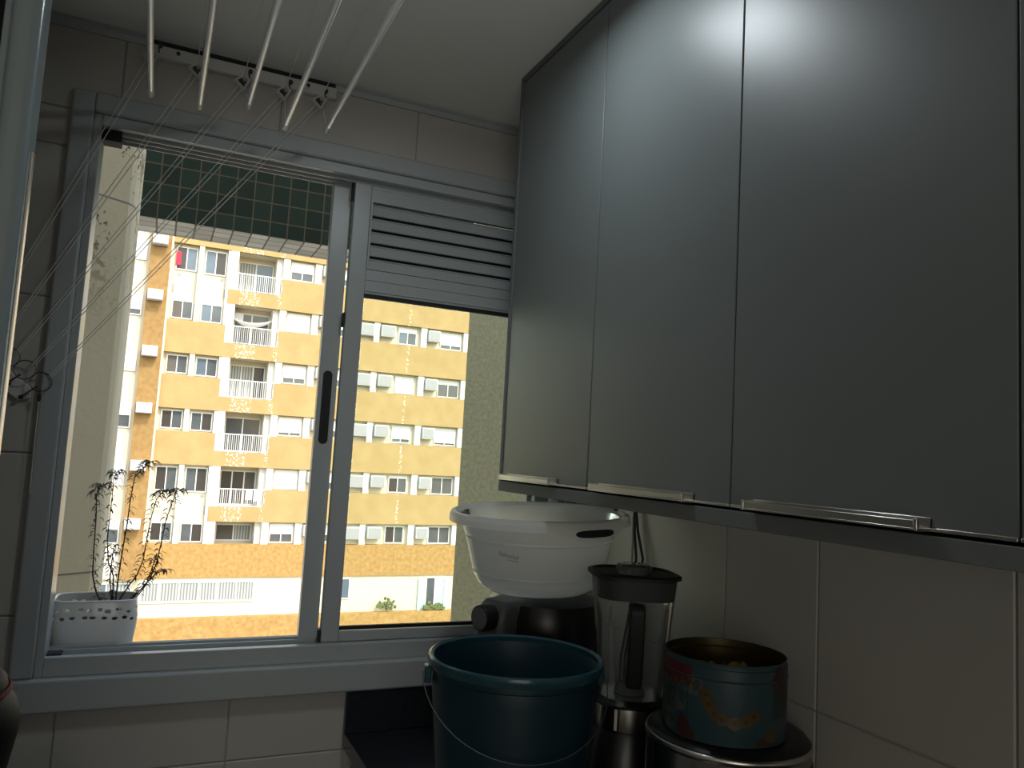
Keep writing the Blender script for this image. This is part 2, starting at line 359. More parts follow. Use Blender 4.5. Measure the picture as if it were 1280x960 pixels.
struct(MB().box(LX-.12, LX, BY, WY, FZ, CZ).build('wall_left', M['plaster']))
struct(MB().box(LX-.12, RX, BY-.12, BY, FZ, CZ).build('wall_back', M['plaster']))
struct(MB().prism([(WY, CZ), (WY, CZ-.022), (WY-.006, CZ-.022), (WY-.010, CZ-.010), (WY-.016, CZ-.006), (WY-.016, CZ)], LX, RX, 0,
       Matrix(((0, 0, 1, 0), (1, 0, 0, 0), (0, 1, 0, 0), (0, 0, 0, 1)))).build('trim_1', M['alu_dark']), 'thin grey cornice between window wall and ceiling')

# trim around the window
tr = MB(); tx0, tx1, tz0, tz1 = -0.228, 1.062, E-0.575, E+0.745; ty = WY-0.016
tr.box(tx0, HX0, ty, WY+.003, tz0+.068, tz1); tr.box(HX1, tx1, ty, WY+.003, tz0+.068, tz1)
tr.box(HX0, HX1, ty, WY+.003, HZ1, tz1)
tr.box(tx0, tx1, ty-.010, WY+.003, tz0, HZ0)
struct(tr.build('trim_2', M['alu_dark'], bevel=.006, seg=3), 'rounded grey trim around the window')

# window
win = sroot('window_1', (0.42, WY+.05, HZ0), 'grey sliding window with louvred right sash')
fr = MB(); i0, i1, k0, k1 = -0.168, 1.012, E-0.468, E+0.673
fr.box(HX0, i0, WY-.004, WY+.10, HZ0, HZ1); fr.box(i1, HX1, WY-.004, WY+.10, HZ0, HZ1)
fr.box(i0, i1, WY-.004, WY+.018, HZ0, k0); fr.box(i0, i1, WY+.018, WY+.10, HZ0, k0-.010)
fr.box(i0, i1, WY-.004, WY+.018, k1+.003, HZ1); fr.box(i0, i1, WY+.018, WY+.10, k1+.014, HZ1)
fr.build('window_frame', M['alu'], win, bevel=.0015)
tk = MB()
for y in (WY+.024, WY+.052, WY+.080): tk.box(i0, i1, y, y+.003, k1-.004, k1+.015)
for y in (WY+.058, WY+.090): tk.box(i0, i1, y, y+.003, k0-.012, k0+.001)
tk.build('track', M['alu'], win)
def sash(name, x0, x1, y0, y1, z0, z1, st, rail_b, rail_t):
    m = MB(); m.box(x0, x0+st, y0, y1, z0, z1); m.box(x1-st, x1, y0, y1, z0, z1)
    m.box(x0+st, x1-st, y0+.001, y1-.001, z0, z0+rail_b); m.box(x0+st, x1-st, y0+.001, y1-.001, z1-rail_t, z1)
    return m.build(name, M['alu'], win, bevel=.002)
# rear glass sash
sa = sash('glass_sash', 0.357, 0.995, WY+.060, WY+.084, k0-.006, k1+.008, .046, .030, .028)
MB().box(.403, .949, WY+.070, WY+.074, k0+.024, k1-.020).build('glass_pane', M['glass'], sa)
hb = MB(); hp = [(0.3785+.0115*math.cos(a)*1.0, (E+.097)+(.080 if math.sin(a) > 0 else -.080)+.0115*math.sin(a)) for a in [2*math.pi*k/32+.001 for k in range(32)]]
hb.add([(x, WY+.0585, z) for x, z in hp]+[(x, WY+.0605, z) for x, z in hp], [tuple(range(32)), tuple(range(32, 64))]+[(i, (i+1) % 32, 32+(i+1) % 32, 32+i) for i in range(32)])
h1 = hb.build('pull_handle', M['rubber'], sa); h1['label'] = 'black recessed finger pull'
MB().box(.374, .383, WY+.0575, WY+.0590, E+.118, E+.1205).build('handle_mark', M['redrim'], h1)
# front louvred sash
sx0, sx1 = 0.404, 1.000
sb = sash('louvre_sash', sx0, sx1, WY+.026, WY+.048, k0-.002, k1+.002, .043, .026, .014)
MB().box(sx0+.043, sx1-.043, WY+.034, WY+.038, E-.441, E+.379).build('glass_pane', M['glass'], sb)
gk = MB()
gk.box(sx0+.043, sx1-.043, WY+.024, WY+.036, E+.379, E+.389); gk.box(sx0+.043, sx1-.043, WY+.026, WY+.036, E-.4415, E-.433)
gk.build('gasket', M['rubber'], sb)
pn = MB(); px0, px1 = sx0+.043, sx1-.043
pn.box(px0, px1, WY+.028, WY+.046, E+.389, E+.452); pn.box(px0, px1, WY+.028, WY+.046, E+.628, k1-.010)
pn.box(px0, px0+.006, WY+.024, WY+.046, E+.452, E+.628); pn.box(px0, px1, WY+.0255, WY+.03, E+.395, E+.400)
pn.box(px0, px1, WY+.0255, WY+.03, E+.424, E+.427)
pn.build('louvre_panel', M['alu'], sb, bevel=.0015)
zs = [E+.628-.0352*(k+1) for k in range(5)]
for z in zs:
    T = Matrix.Translation((0, WY+.036, z+.017)) @ Matrix.Rotation(math.radians(-20), 4, 'X')
    MB().box(px0+.005, px1, -.002, .002, -.017, .0125, 0, T).box(px0+.005, px1, -.005, .002, .0095, .0125, 0, T).build('louvre_slat', M['alu'], sb)
MB().box(px0, px1, WY+.0485, WY+.050, E+.452, E+.628).build('louvre_backing', M['rubber'], sb)
sp = MB(); sp.box(-.166, -.128, WY+.016, WY+.060, k1-.022, k1+.008)
sp.build('corner_stop', M['rubber'], win, bevel=.001)['label'] = 'black corner stop'
sp = MB(); sp.box(-.166, -.138, WY+.014, WY+.050, k0-.001, k0+.003); sp.build('corner_stop', M['rubber'], win)
sp = MB(); sp.box(.3995, .4035, WY+.026, WY+.05, k1-.05, k1); sp.box(.3995, .4035, WY+.026, WY+.05, E+.30, E+.335); sp.box(.3995, .4035, WY+.026, WY+.05, k0, k0+.025)
sp.build('brush_seal', M['rubber'], win)
struct(MB().box(HX0-.02, HX1+.02, WY+.1005, WY+.27, E-.53, E-.505).build('trim_3', M['sillstone'], bevel=.003), 'stone outer window sill')

# door frame in the left foreground
dr = sroot('door_1', (-.30, .91, 0), 'blue-grey aluminium door edge at far left')
d = MB(); d.box(-.1685, -.1400, .885, .935, 0.003, CZ-.002); d.build('door_stile', M['doorframe'], dr, bevel=.010, seg=4)
d = MB(); d.box(-.1765, -.1690, .900, .925, 0.003, CZ-.002); d.build('door_rebate', M['doorframe'], dr, bevel=.002)
d = MB(); d.box(-.1398, -.1378, .905, .915, 0.003, E+.28); d.build('edge_highlight', M['chrome'], dr)  # chrome sliver added as the highlight along the lower door edge
d = MB(); d.box(-.86, -.1768, .905, .920, 0.003, CZ-.002); d.build('door_panel', M['kettle'], dr)

# ------------------------------------------------------------------ wall cabinet
CX = 0.72; c0, c1 = 0.05, 1.634; zb, zt = E-.078, CZ-.0015
cab = thing('wall_cabinet', 'long slate grey wall cabinet with flat doors reaching the ceiling', 'cabinet', (0.89, .84, zb))
m = MB(); m.box(CX+.018, RX-.001, c0, c0+.016, zb, zt); m.box(CX+.018, RX-.001, c1-.016, c1, zb, zt)
m.box(CX+.018, RX-.001, c0+.016, c1-.016, zb, zb+.022); m.box(CX+.018, RX-.001, c0+.016, c1-.016, zt-.016, zt)
m.box(RX-.012, RX-.001, c0+.016, c1-.016, zb+.022, zt-.016)
m.build('carcass', M['cabedge'], cab)
m = MB(); m.box(CX-.002, CX+.0175, c0, c1, zb, zb+.0225); m.box(CX-.002, CX+.0175, c0, c1, zt-.014, zt)
m.box(CX-.002, CX+.0175, c1-.013, c1, zb+.0225, zt-.014); m.box(CX-.002, CX+.0175, c0, c0+.013, zb+.0225, zt-.014)
m.build('face_frame', M['cabedge'], cab, bevel=.001)
MB().box(CX+.021, CX+.024, c0+.016, c1-.016, zb+.024, zt-.018).build('inner_shadow_board', M['cabin'], cab)  # dark sheet added behind the doors so their gaps look shaded
edges = [1.6195, 1.240, 0.851, 0.458, 0.068]
hand = [(1.352, 1.591), (0.928, 1.196), (0.546, 0.803), (0.16, 0.42)]
for i in range(4):
    ya, yb = edges[i+1]+.0015, edges[i]-.0015
    dz0, dz1 = zb+.0275, zt-.017
    d = MB().box(CX, CX+.0175, ya, yb, dz0, dz1).build('door', M['cab'], cab, bevel=.0009)
    h = MB(); a, b = hand[i]
    h.box(CX-.0015, CX, ya, yb, dz0-.001, dz0+.003)
    h.box(CX-.022, CX, a, b, dz0-.0005, dz0+.002); h.box(CX-.022, CX-.019, a, b, dz0+.002, dz0+.010); h.box(CX-.003, CX, a, b, dz0+.002, dz0+.013)
    for e in (a, b-.004): h.box(CX-.023, CX, e, e+.004, dz0-.001, dz0+.012)
    h.build('handle', M['chrome'], d, bevel=.0006)
for yy in (1.50, 1.16): MB().tube([(CX+.014, yy, zb), (CX+.014, yy, zb-.005)], .0035, 10).build('screw_cap', M['black'], cab)

# ceiling lamp above the camera's view
lamp = thing('ceiling_light', 'flat rectangular ceiling light panel above the wall cabinet doors', 'lamp', (0.47, 1.06, CZ-.05))
MB().box(.42, .54, 1.00, 1.20, CZ-.050, CZ-.001).build('housing', M['white_plastic'], lamp, bevel=.004)

MB().box(.43, .53, 1.02, 1.18, CZ-.0535, CZ-.0505).build('diffuser', M['lamp_glow'], lamp, bevel=.001)

# ------------------------------------------------------------------ counter
ct = thing('kitchen_counter', 'black granite worktop in the corner below the window', 'counter', (.77, .4, 0))
CT = E-.673
m = MB(); m.box(.467, RX-.0005, BY+.2, WY-.0005, CT-.035, CT); m.build('worktop', M['granite'], ct, bevel=.004)
m = MB(); m.box(.467, RX-.0005, WY-.020, WY-.0005, CT+.0003, E-.545); m.box(RX-.020, RX-.0005, BY+.2, WY-.0205, CT+.0003, E-.60); struct(m.build('trim_6', M['granite'], bevel=.002), 'black granite backsplash strip below the window')
m = MB(); m.box(.500, RX-.001, BY+.22, WY-.001, .10, CT-.0355); m.box(.54, RX-.001, BY+.22, WY-.001, 0.001, .0995); m.build('base_unit', M['cabedge'], ct)
for k in range(5):
    y1 = 1.85-.62*k; dd = MB().box(.481, .4995, y1-.61, y1, .12, CT-.05).build('door', M['cab'], ct, bevel=.001)
    MB().tube([(.470, y1-.5, CT-.09), (.470, y1-.1, CT-.09)], .005, 8).build('handle', M['chrome'], dd)

# ------------------------------------------------------------------ clothes airer
air = thing('ceiling_clothes_airer', 'white ceiling clothes airer with five rods pulled by cords', 'clothes airer', (.12, 1.2, E+.70))
rx = [-.073, .023, .121, .202, .295]; rz = [.718, .713, .737, .709, .723]; RY0, RY1 = .45, 1.775
puly = [(-.083, .845), (.012, .838), (.112, .835), (.205, .833), (.290, .832)]
m = MB(); m.box(-.092, .332, WY-.016, WY-.0002, E+.852, E+.882); m.box(-.092, .332, WY-.020, WY-.016, E+.852, E+.856)
m.build('wall_bracket', M['white_plastic'], air, bevel=.003)
MB().box(-.088, .328, WY-.014, WY-.001, E+.8825, E+.8925).build('bracket_gap_shade', M['rubber'], air)  # black strip stands for the shaded gap above the bracket
for x in (-.030, .262): MB().tube([(x, WY-.017, E+.871), (x, WY-.020, E+.871)], .0045, 12).build('screw', M['steel_dark'], air)
m = MB(); m.box(-.092, .332, .42, .445, E+.870, E+.899); m.build('far_bracket', M['white_plastic'], air, bevel=.003)
def pulley(x, y, z, k):
    p = MB(); T = Matrix.Translation((x, y, z)) @ Matrix.Rotation(math.radians(38), 4, 'Y')
    for sy in (-.006, .006):
        o = [(-.015, -.013), (.015, -.013), (.009, .015), (-.009, .015)]; q = [(-.0105, -.0095), (.0105, -.0095), (.006, .0105), (-.006, .0105)]
        for i in range(4):
            a, b, c_, d_ = o[i], o[(i+1) % 4], q[(i+1) % 4], q[i]
            vs = [T @ Vector((v[0], sy+e, v[1])) for e in (-.0012, .0012) for v in (a, b, c_, d_)]
            p.add(vs, [(0, 1, 2, 3), (4, 5, 6, 7), (0, 1, 5, 4), (1, 2, 6, 5), (2, 3, 7, 6), (3, 0, 4, 7)])
    o1 = p.build('pulley', M['white_plastic'], air)
    w = MB()
    for dx in (-.004, .004):
        c = T @ Vector((dx, 0, -.002)); w.tube([c+Vector((0, -.005, 0)), c+Vector((0, .005, 0))], .0052, 12)
    w.build('pulley_wheel', M['steel_dark'], o1)
    h = MB(); pts = [T @ Vector((0, 0, .014)), T @ Vector((.002, 0, .020)), Vector((x+.013, y+.006, z+.020)), Vector((x+.012, y+.010, z+.028)), Vector((x+.015, y+.016, z+.034))]
    h.tube(pts, .0016, 6); h.tube([Vector((x+.015, y+.006, z+.034)), Vector((x+.015, y+.021, z+.034))], .005, 10); h.build('hook', M['steel_dark'], o1)
for k in range(5):
    m = MB(); m.tube([(rx[k], RY0+.03, E+rz[k]), (rx[k], RY1-.028, E+rz[k])], .0062, 16); m.build('rod', M['white_rod'], air, smooth=True)
    for a, b in ((RY1-.030, RY1), (RY0, RY0+.032)): MB().tube([(rx[k], a, E+rz[k]), (rx[k], b-.003, E+rz[k]), (rx[k], b, E+rz[k])], [.0069, .0069, .006], 16).build('end_cap', M['white_plastic'], air, smooth=True)
    px, pz = puly[k]; pulley(px, WY-.030, E+pz, k)
    hx, hz = -.226-.031*(4-k), .100+.0225*(4-k)
    m = MB()
    m.tube([(px-.010, WY-.032, E+pz-.012), (hx+.012, WY-.020, E+hz+.012)], .0009, 5)
    m.tube([(px+.002, WY-.030, E+pz-.012), (hx+.016, WY-.020, E+hz+.010)], .0009, 5)
    m.tube([(px, WY-.036, E+pz), (px+.004, .48, E+.862)], .0010, 5)
    m.tube([(px+.004, WY-.032, E+pz-.002), (rx[k], RY1-.008, E+rz[k]+.006)], .0008, 5)
    m.tube([(px+.004, .46, E+.862), (rx[k], RY0+.01, E+rz[k]+.006)], .0008, 5)
    m.build('cord', M['cord'], air)

hk = thing('cord_hook_plate', 'white wall plate with metal rings beside the window holding airer cords', 'hook plate', (-.275, WY-.01, E+.05))
T = Matrix.Translation((-.296, WY-.0045, E+.104)) @ Matrix.Rotation(math.radians(37), 4, 'Y')
pl = [(-.115, -.018), (.050, -.018), (.066, 0), (.050, .018), (-.115, .018)]
m = MB(); R90 = Matrix(((1, 0, 0, 0), (0, 0, 1, 0), (0, 1, 0, 0), (0, 0, 0, 1)))
m.prism(pl, -.004, .004, 0, T @ R90); m.build('plate', M['white_plastic'], hk, bevel=.002)
for k in range(5):
    hx, hz = -.226-.031*(4-k), .100+.0225*(4-k)
    m = MB(); base = Vector((hx-.034, WY-.010, E+hz-.034)); top = Vector((hx-.006, WY-.024, E+hz-.010))
    m.tube([base+Vector((0, .004, 0)), base+Vector((0, -.010, 0)), base*.5+top*.5+Vector((0, -.004, 0)), top], .0016, 6)
    m.tube([base+Vector((0, .004, 0)), base+Vector((0, -.006, 0))], .0045, 10); m.build('hook', M['steel_dark'], hk)
    m = MB(); c = Vector((hx, WY-.022, E+hz)); m.tube([c+Vector((.020*math.cos(a), .004*math.sin(a*1), .020*math.sin(a))) for a in [2*math.pi*i/28 for i in range(28)]], .0011, 6, closed=True)
    m.build('ring', M['steel_dark'], hk)
for x in (-.284, -.33): MB().tube([(x, WY-.012, E+.092+(-x-.284)*.75), (x, WY-.007, E+.092+(-x-.284)*.75)], .004, 10).build('screw', M['steel_dark'], hk)
m = MB(); m.blob((-.226, WY-.022, E+.068), .004, .004, .010, 10); m.build('swivel', M['steel_dark'], hk)
MB().tube([(-.226, WY-.022, E+.060), (-.2255, WY-.022, E-.02), (-.224, WY-.021, E-.13)], .0009, 5).build('hanging_cord', M['cord'], hk)

# ------------------------------------------------------------------ things on the counter
# bucket
bk = thing('bucket', 'large blue plastic bucket with thin wire handle on the black worktop', 'bucket', (.601, 1.249, CT))
H = .333; R0, R1 = .112, .148
prof = [(0, .004), (R0-.004, .004), (R0-.002, .001), (R0+.001, .004), (R0+(R1-R0)*.86, H*.86), (R1-.006, H-.028), (R1-.004, H-.026), (R1-.003, H-.006)]
m = MB(); m.lathe([(a, z+CT) for a, z in prof]+[(a, z+CT) for a, z in [(R1-.0035, H-.004), (R1-.008, H-.02), (R0+(R1-R0)*.5-.004, H*.5), (R0-.004, .008), (0, .008)]], (.601, 1.249, 0), 72)
m.build('body', M['blue'], bk, smooth=True)
m = MB(); m.lathe([(R1-.005, CT+H-.014), (R1+.002, CT+H-.016), (R1+.0045, CT+H-.008), (R1+.003, CT+H-.001), (R1-.001, CT+H+.001), (R1-.006, CT+H-.002), (R1-.005, CT+H-.014)], (.601, 1.249, 0), 72)
m.build('rim', M['bluerim'], bk, smooth=True)
fa = math.radians(166)                      # ear towards the window-left side
ear = lambda a: Vector((.601+(R1+.001)*math.cos(a), 1.249+(R1+.001)*math.sin(a), CT+H-.030))
for a in (fa, fa+math.pi):
    e = ear(a); T = Matrix.Translation(e) @ Matrix.Rotation(a, 4, 'Z'); MB().box(-.004, .008, -.011, .011, -.016, .012, 0, T).build('ear', M['bluerim'], bk, bevel=.002)
e0, e1 = ear(fa), ear(fa+math.pi); out0 = Vector((math.cos(fa), math.sin(fa), 0)); front = Vector((math.sin(fa), -math.cos(fa), 0))
if front.y > 0: front = -front
pts = [e0+out0*.004, e0+out0*.010]
for i in range(1, 24):
    t = math.pi*i/24; c = (e0+e1)/2; Rr = R1+.012
    pts.append(c+out0*Rr*math.cos(t)+front*(R1+.006)*math.sin(t)*1.0+Vector((0, 0, -.096*math.sin(t)**1.0)))
pts += [e1-out0*.010, e1-out0*.004]
m = MB(); m.tube(pts, .0012, 6); m.build('wire_handle', M['wire'], bk)

# air fryer
AF = Vector((.826, 1.585, CT)); af = thing('air_fryer', 'black air fryer with round knob standing under the milky basin', 'air fryer', AF)
m = MB(); ah = .372
m.lathe([(0, .0), (.120, 0), (.128, .01), (.132, .08), (.132, .24), (.130, .335), (.122, .362), (.10, ah-.002), (0, ah)], AF, 64); m.build('body', M['black'], af, smooth=True)
fd = Vector((-.86, -.30, 0)).normalized(); ang = math.atan2(fd.y, fd.x)
T = Matrix.Translation(AF) @ Matrix.Rotation(ang, 4, 'Z')
m = MB(); m.prism([(.08, .16), (.160, .16), (.166, .19), (.170, .335), (.164, .358), (.150, .370), (.08, .372)], -.040, .040, 0, T @ Matrix(((1, 0, 0, 0), (0, 0, 1, 0), (0, 1, 0, 0), (0, 0, 0, 1))))
m.build('control_panel', M['grey_plastic'], af, bevel=.012, seg=4)
m = MB(); m.box(.10, .158, -.055, .055, .02, .155, 0, T); m.build('drawer', M['black'], af, bevel=.008, seg=3)
m = MB(); m.box(.165, .205, -.014, .014, .11, .145, 0, T); m.box(.192, .205, -.012, .012, .05, .145, 0, T); m.build('drawer_handle', M['black_matte'], af, bevel=.005, seg=3)
KT = T @ Matrix.Translation((.168, .004, .338)) @ Matrix.Rotation(math.radians(90), 4, 'Y')
m = MB(); m.lathe([(0, 0), (.0275, 0), (.0275, .026), (.0255, .030), (0, .030)], (0, 0, 0), 40, 0, KT); kn = m.build('knob', M['black'], af, smooth=True)
m = MB(); m.lathe([(0, .0302), (.0225, .0302), (.0225, .0308), (0, .0308)], (0, 0, 0), 40, 0, KT); m.build('knob_face', M['grey_plastic'], kn, smooth=True)
m = MB(); m.box(.1655, .1695, -.034, .034, .262, .296, 0, T); m.build('badge', M['steel'], af)

# milky basin on the fryer, slightly tipped towards the room
BC = Vector((.803, 1.577, CT+ah+.0145)); bs = thing('plastic_basin', 'milky translucent plastic basin with slotted rim handle, on top of the air fryer', 'basin', BC)
TB = Matrix.Rotation(math.radians(2.6), 4, Vector((.9, -.42, 0))) @ Matrix.Rotation(math.radians(-1.6), 4, Vector((.42, .9, 0)))
bp = [(0, .0), (.100, .0), (.118, .003), (.132, .014), (.142, .030), (.1455, .039), (.1475, .0405), (.1475, .0425), (.1462, .044), (.1565, .085), (.1625, .112), (.1655, .114), (.1658, .117), (.1645, .119), (.168, .127), (.174, .158), (.176, .163)]
def basin_mesh():
    n = 128; vs = []; fs = []; mb = MB()
    for (rr, z) in bp:
        for k in range(n):
            a = 2*math.pi*k/n; vs.append(TB @ Vector((rr*math.cos(a), rr*math.sin(a), z))+BC)
    for i in range(len(bp)-1):
        for k in range(n): fs.append((i*n+k, i*n+(k+1) % n, (i+1)*n+(k+1) % n, (i+1)*n+k))
    mb.add(vs, fs)
    return mb
basin_mesh().build('bowl', M['basin'], bs, smooth=True)
# rim lip with a slot on the side facing the room
ca = math.atan2(-1.30, .02); n = 160
lip = [(.1785, .167), (.186, .170), (.200, .172), (.2045, .169), (.2075, .160), (.2085, .138)]
m = MB(); vs = []; fs = []
sl0 = math.radians(-82); slw = math.radians(13.5)
ap = [(.1975, .169), (.2005, .163), (.2010, .159), (.2012, .156), (.2014, .153), (.2015, .149)]
lp = [(.176, .163), (.182, .168), (.192, .171)]+ap
for (rr, z) in lp:
    for k in range(n):
        a = 2*math.pi*k/n
        d = abs((a-sl0+math.pi) % (2*math.pi)-math.pi); dd = max(0, 1-d/math.radians(30)); drop = dd*dd*(3-2*dd)
        zz = z-(.024*drop*max(0, (.171-z))/.022)
        vs.append(TB @ Vector((rr*math.cos(a), rr*math.sin(a), zz))+BC)
for i in range(len(lp)-1):
    for k in range(n):
        a = 2*math.pi*(k+.5)/n; d = abs((a-sl0+math.pi) % (2*math.pi)-math.pi)
        fs.append((i*n+k, i*n+(k+1) % n, (i+1)*n+(k+1) % n, (i+1)*n+k))
m.add(vs, fs); m.build('rim', M['basin'], bs, smooth=True)
m = MB(); top_ = []
for off in (.0018, .0040):
    for i in range(30):
        t = 2*math.pi*i/30; ct_ = math.copysign(abs(math.cos(t))**.55, math.cos(t)); st_ = math.copysign(abs(math.sin(t))**.8, math.sin(t))
        a = sl0+slw*ct_; z = .1465+.0075*st_; rr = .2012+off
        top_.append(TB @ Vector((rr*math.cos(a), rr*math.sin(a), z))+BC)
cc = [TB @ Vector(((.2012+o_)*math.cos(sl0), (.2012+o_)*math.sin(sl0), .1465))+BC for o_ in (.0018, .0040)]
m.add(top_+cc, [(i, (i+1) % 30, 30+(i+1) % 30, 30+i) for i in range(30)]+[(60, (i+1) % 30, i) for i in range(30)]+[(61, 30+i, 30+(i+1) % 30) for i in range(30)])
m.build('handle_slot', M['black_matte'], bs)['label'] = 'dark oval handle slot'
m = MB()
for i in range(14):                          # two rows of small worn marks, not readable
    a = math.radians(-147+1.15*i); rr = .1570; z0 = .092-.0005*i
    P = lambda da, z: TB @ Vector(((rr+(z-.085)*.2+.0022)*math.cos(a+da), (rr+(z-.085)*.2+.0022)*math.sin(a+da), z))+BC
    hgt = random.uniform(.006, .0115); sh = random.uniform(-.004, .004)
    m.add([P(0, z0), P(.0045, z0), P(.0045+sh, z0+hgt), P(sh, z0+hgt)], [(0, 1, 2, 3)])
    if i % 2: m.add([P(0, z0+hgt*.5), P(.012, z0+hgt*.4), P(.012, z0+hgt*.4+.0015), P(0, z0+hgt*.5+.0015)], [(0, 1, 2, 3)])
    if i > 5: m.add([P(0, z0-.005), P(.012, z0-.005), P(.012, z0-.0036), P(0, z0-.0036)], [(0, 1, 2, 3)])
m.build('faded_print', M['ink'], bs)

# blender
BL = Vector((.868, 1.298, CT)); bl = thing('blender', 'blender with smoky clear jug and black lid on steel-banded base', 'blender', BL)
TZ = Matrix.Translation(BL) @ Matrix.Rotation(math.radians(-24+3), 4, 'Z')
def sq(rr, z, p=3.2, n=40):
    out = []
    for k in range(n):
        a = 2*math.pi*k/n+.001; c_, s_ = math.cos(a), math.sin(a); q = (abs(c_)**p+abs(s_)**p)**(-1/p); out.append(Vector((rr*c_*q, rr*s_*q, z)))
    return out
def loft(mb, secs, caps=(True, True), mi=0, T=None):
    n = len(secs[0]); vs = [T @ v if T else v for s_ in secs for v in s_]
    fs = [(i*n+k, i*n+(k+1) % n, (i+1)*n+(k+1) % n, (i+1)*n+k) for i in range(len(secs)-1) for k in range(n)]
    if caps[0]: fs.append(tuple(range(n))[::-1])
    if caps[1]: fs.append(tuple((len(secs)-1)*n+k for k in range(n)))
    mb.add(vs, fs, mi)
m = MB(); loft(m, [sq(.085, 0, 2.6), sq(.088, .01, 2.6), sq(.084, .10, 2.4), sq(.072, .178, 2.2), sq(.070, .182, 2.2)], T=TZ); m.build('base', M['black'], bl, smooth=True)
m = MB(); loft(m, [sq(.0715, .1822, 2.2), sq(.0725, .186, 2.2), sq(.0700, .2235, 2.2), sq(.068, .2245, 2.2)], T=TZ); m.build('steel_band', M['steel'], bl, smooth=True)
m = MB(); loft(m, [sq(.068, .2247, 2.2), sq(.069, .228, 2.2), sq(.060, .236, 2.2)], T=TZ); m.build('collar', M['black'], bl, smooth=True)
J0, J1 = .2365, .455
def jr(t): return .0575+(.0775-.0575)*t**.9
m = MB(); loft(m, [sq(jr(t), J0+(J1-J0)*t, 2.6+t) for t in [0, .04, .1, .25, .4, .55, .7, .85, 1.0]], (True, False), T=TZ); m.build('jug', M['jar'], bl, smooth=True)
jg = bpy.data.objects['jug']
for a in (math.radians(-132), math.radians(-48)):
    pp = []
    for t in (.06, .3, .6, .78):
        q = (abs(math.cos(a))**3+abs(math.sin(a))**3)**(-1/3); pp.append(TZ @ Vector(((jr(t)*q-.002)*math.cos(a), (jr(t)*q-.002)*math.sin(a), J0+(J1-J0)*t)))
    m = MB(); m.tube(pp, [.0055, .005, .0045, .002], 8); m.build('rib', M['ribplastic'], jg, smooth=True)
ha = math.radians(-97); HD = Vector((math.cos(ha), math.sin(ha), 0))
m = MB(); TH_ = TZ @ Matrix.Rotation(ha, 4, 'Z'); zq = lambda t: J0+(J1-J0)*t
m.prism([(jr(.8)-.001, zq(.83)), (jr(.8)+.026, zq(.83)), (jr(.7)+.036, zq(.78)), (jr(.3)+.030, zq(.2)), (jr(.2)+.020, zq(.13)), (jr(.15)+.000, zq(.13)), (jr(.2)+.001, zq(.22)), (jr(.3)+.014, zq(.25)), (jr(.7)+.020, zq(.72)), (jr(.75)-.0, zq(.74))], -.0145, .0145, 0, TH_ @ Matrix(((1, 0, 0, 0), (0, 0, 1, 0), (0, 1, 0, 0), (0, 0, 0, 1))))
m.build('handle', M['black_matte'], jg, bevel=.005, seg=3)
m = MB(); m.lathe([(0, 0), (.030, 0), (.026, .012), (.010, .024), (0, .026)], (0, 0, J0+.002), 24, 0, TZ); m.build('blade_hub', M['grey_plastic'], jg, smooth=True)
m = MB(); loft(m, [sq(.0745, J1-.036, 3.4), sq(.0752, J1+.003, 3.4), sq(.086, J1+.0035, 3.2), sq(.0865, J1+.008, 3.2), sq(.078, J1+.011, 3.2), sq(.074, J1+.006, 3.2)], T=TZ); ld = m.build('lid', M['black_matte'], bl, smooth=True)
m = MB(); m.lathe([(.0, .0062), (.034, .0062), (.036, .009), (.034, .021), (.030, .024), (0, .024)], (0, 0, J1), 32, 0, TZ); m.build('cap', M['lidclear'], ld, smooth=True)
m = MB(); m.lathe([(.0712, .183+.0), (.0742, .186), (.0718, .2225)], (0, 0, 0), 8, 0, TZ, arc=(math.radians(-148), math.radians(-118))); m.build('sticker', M['sticker'], bl, smooth=True)
m = MB(); m.lathe([(.0714, .183), (.0744, .186), (.0720, .2228)], (0, 0, 0), 2, 0, TZ, arc=(math.radians(-117), math.radians(-115))); m.build('band_joint', M['black'], bl)

# power cord hanging behind the blender
m = MB()
for dx, bow in ((0, 0), (.016, .012)):
    m.tube([(RX-.010, 1.590+dx*.2, zb-.001), (RX-.012, 1.586-dx*.6-bow*.4, E-.16), (RX-.014, 1.572-dx-bow, E-.22), (RX-.014, 1.578-dx, E-.30), (RX-.026, 1.60-dx, E-.45), (RX-.03, 1.60-dx, CT+.003)], .0032, 8)
tag(wbuild(m, 'power_cord', M['black_matte'], smooth=True), 'doubled black power cord hanging down the tiles behind the blender', 'cord')

# steel cooker and the biscuit tin on it
CK = Vector((.912, 1.068, CT)); ck = thing('electric_cooker', 'stainless steel electric cooker with black top under the biscuit tin', 'cooker', CK)
hc = .247
m = MB(); m.lathe([(0, .012), (.110, .012), (.120, .02), (.131, .05), (.133, .12), (.133, hc-.020)], CK, 72); m.build('steel_body', M['steel'], ck, smooth=True)
m = MB(); m.lathe([(.1335, hc-.020), (.1345, hc-.014), (.1325, hc-.009)], CK, 72); m.build('top_ring', M['chrome'], ck, smooth=True, solid=.001)
m = MB(); m.lathe([(.132, hc-.010), (.126, hc-.003), (.115, hc), (0, hc)], CK, 72); m.build('lid', M['black'], ck, smooth=True); m = MB(); m.lathe([(0, 0), (.100, 0), (.104, .012), (0, .012)], CK, 48); m.build('foot_ring', M['black'], ck, smooth=True)
m = MB(); Tp = Matrix.Translation(CK) @ Matrix.Rotation(math.radians(-128), 4, 'Z')
m.lathe([(.1335, .03), (.1362, .05), (.1365, .19), (.1345, .208)], CK, 16, 0, None, arc=(math.radians(-106), math.radians(-40))); m.build('control_panel', M['black'], ck, smooth=True, solid=.002)

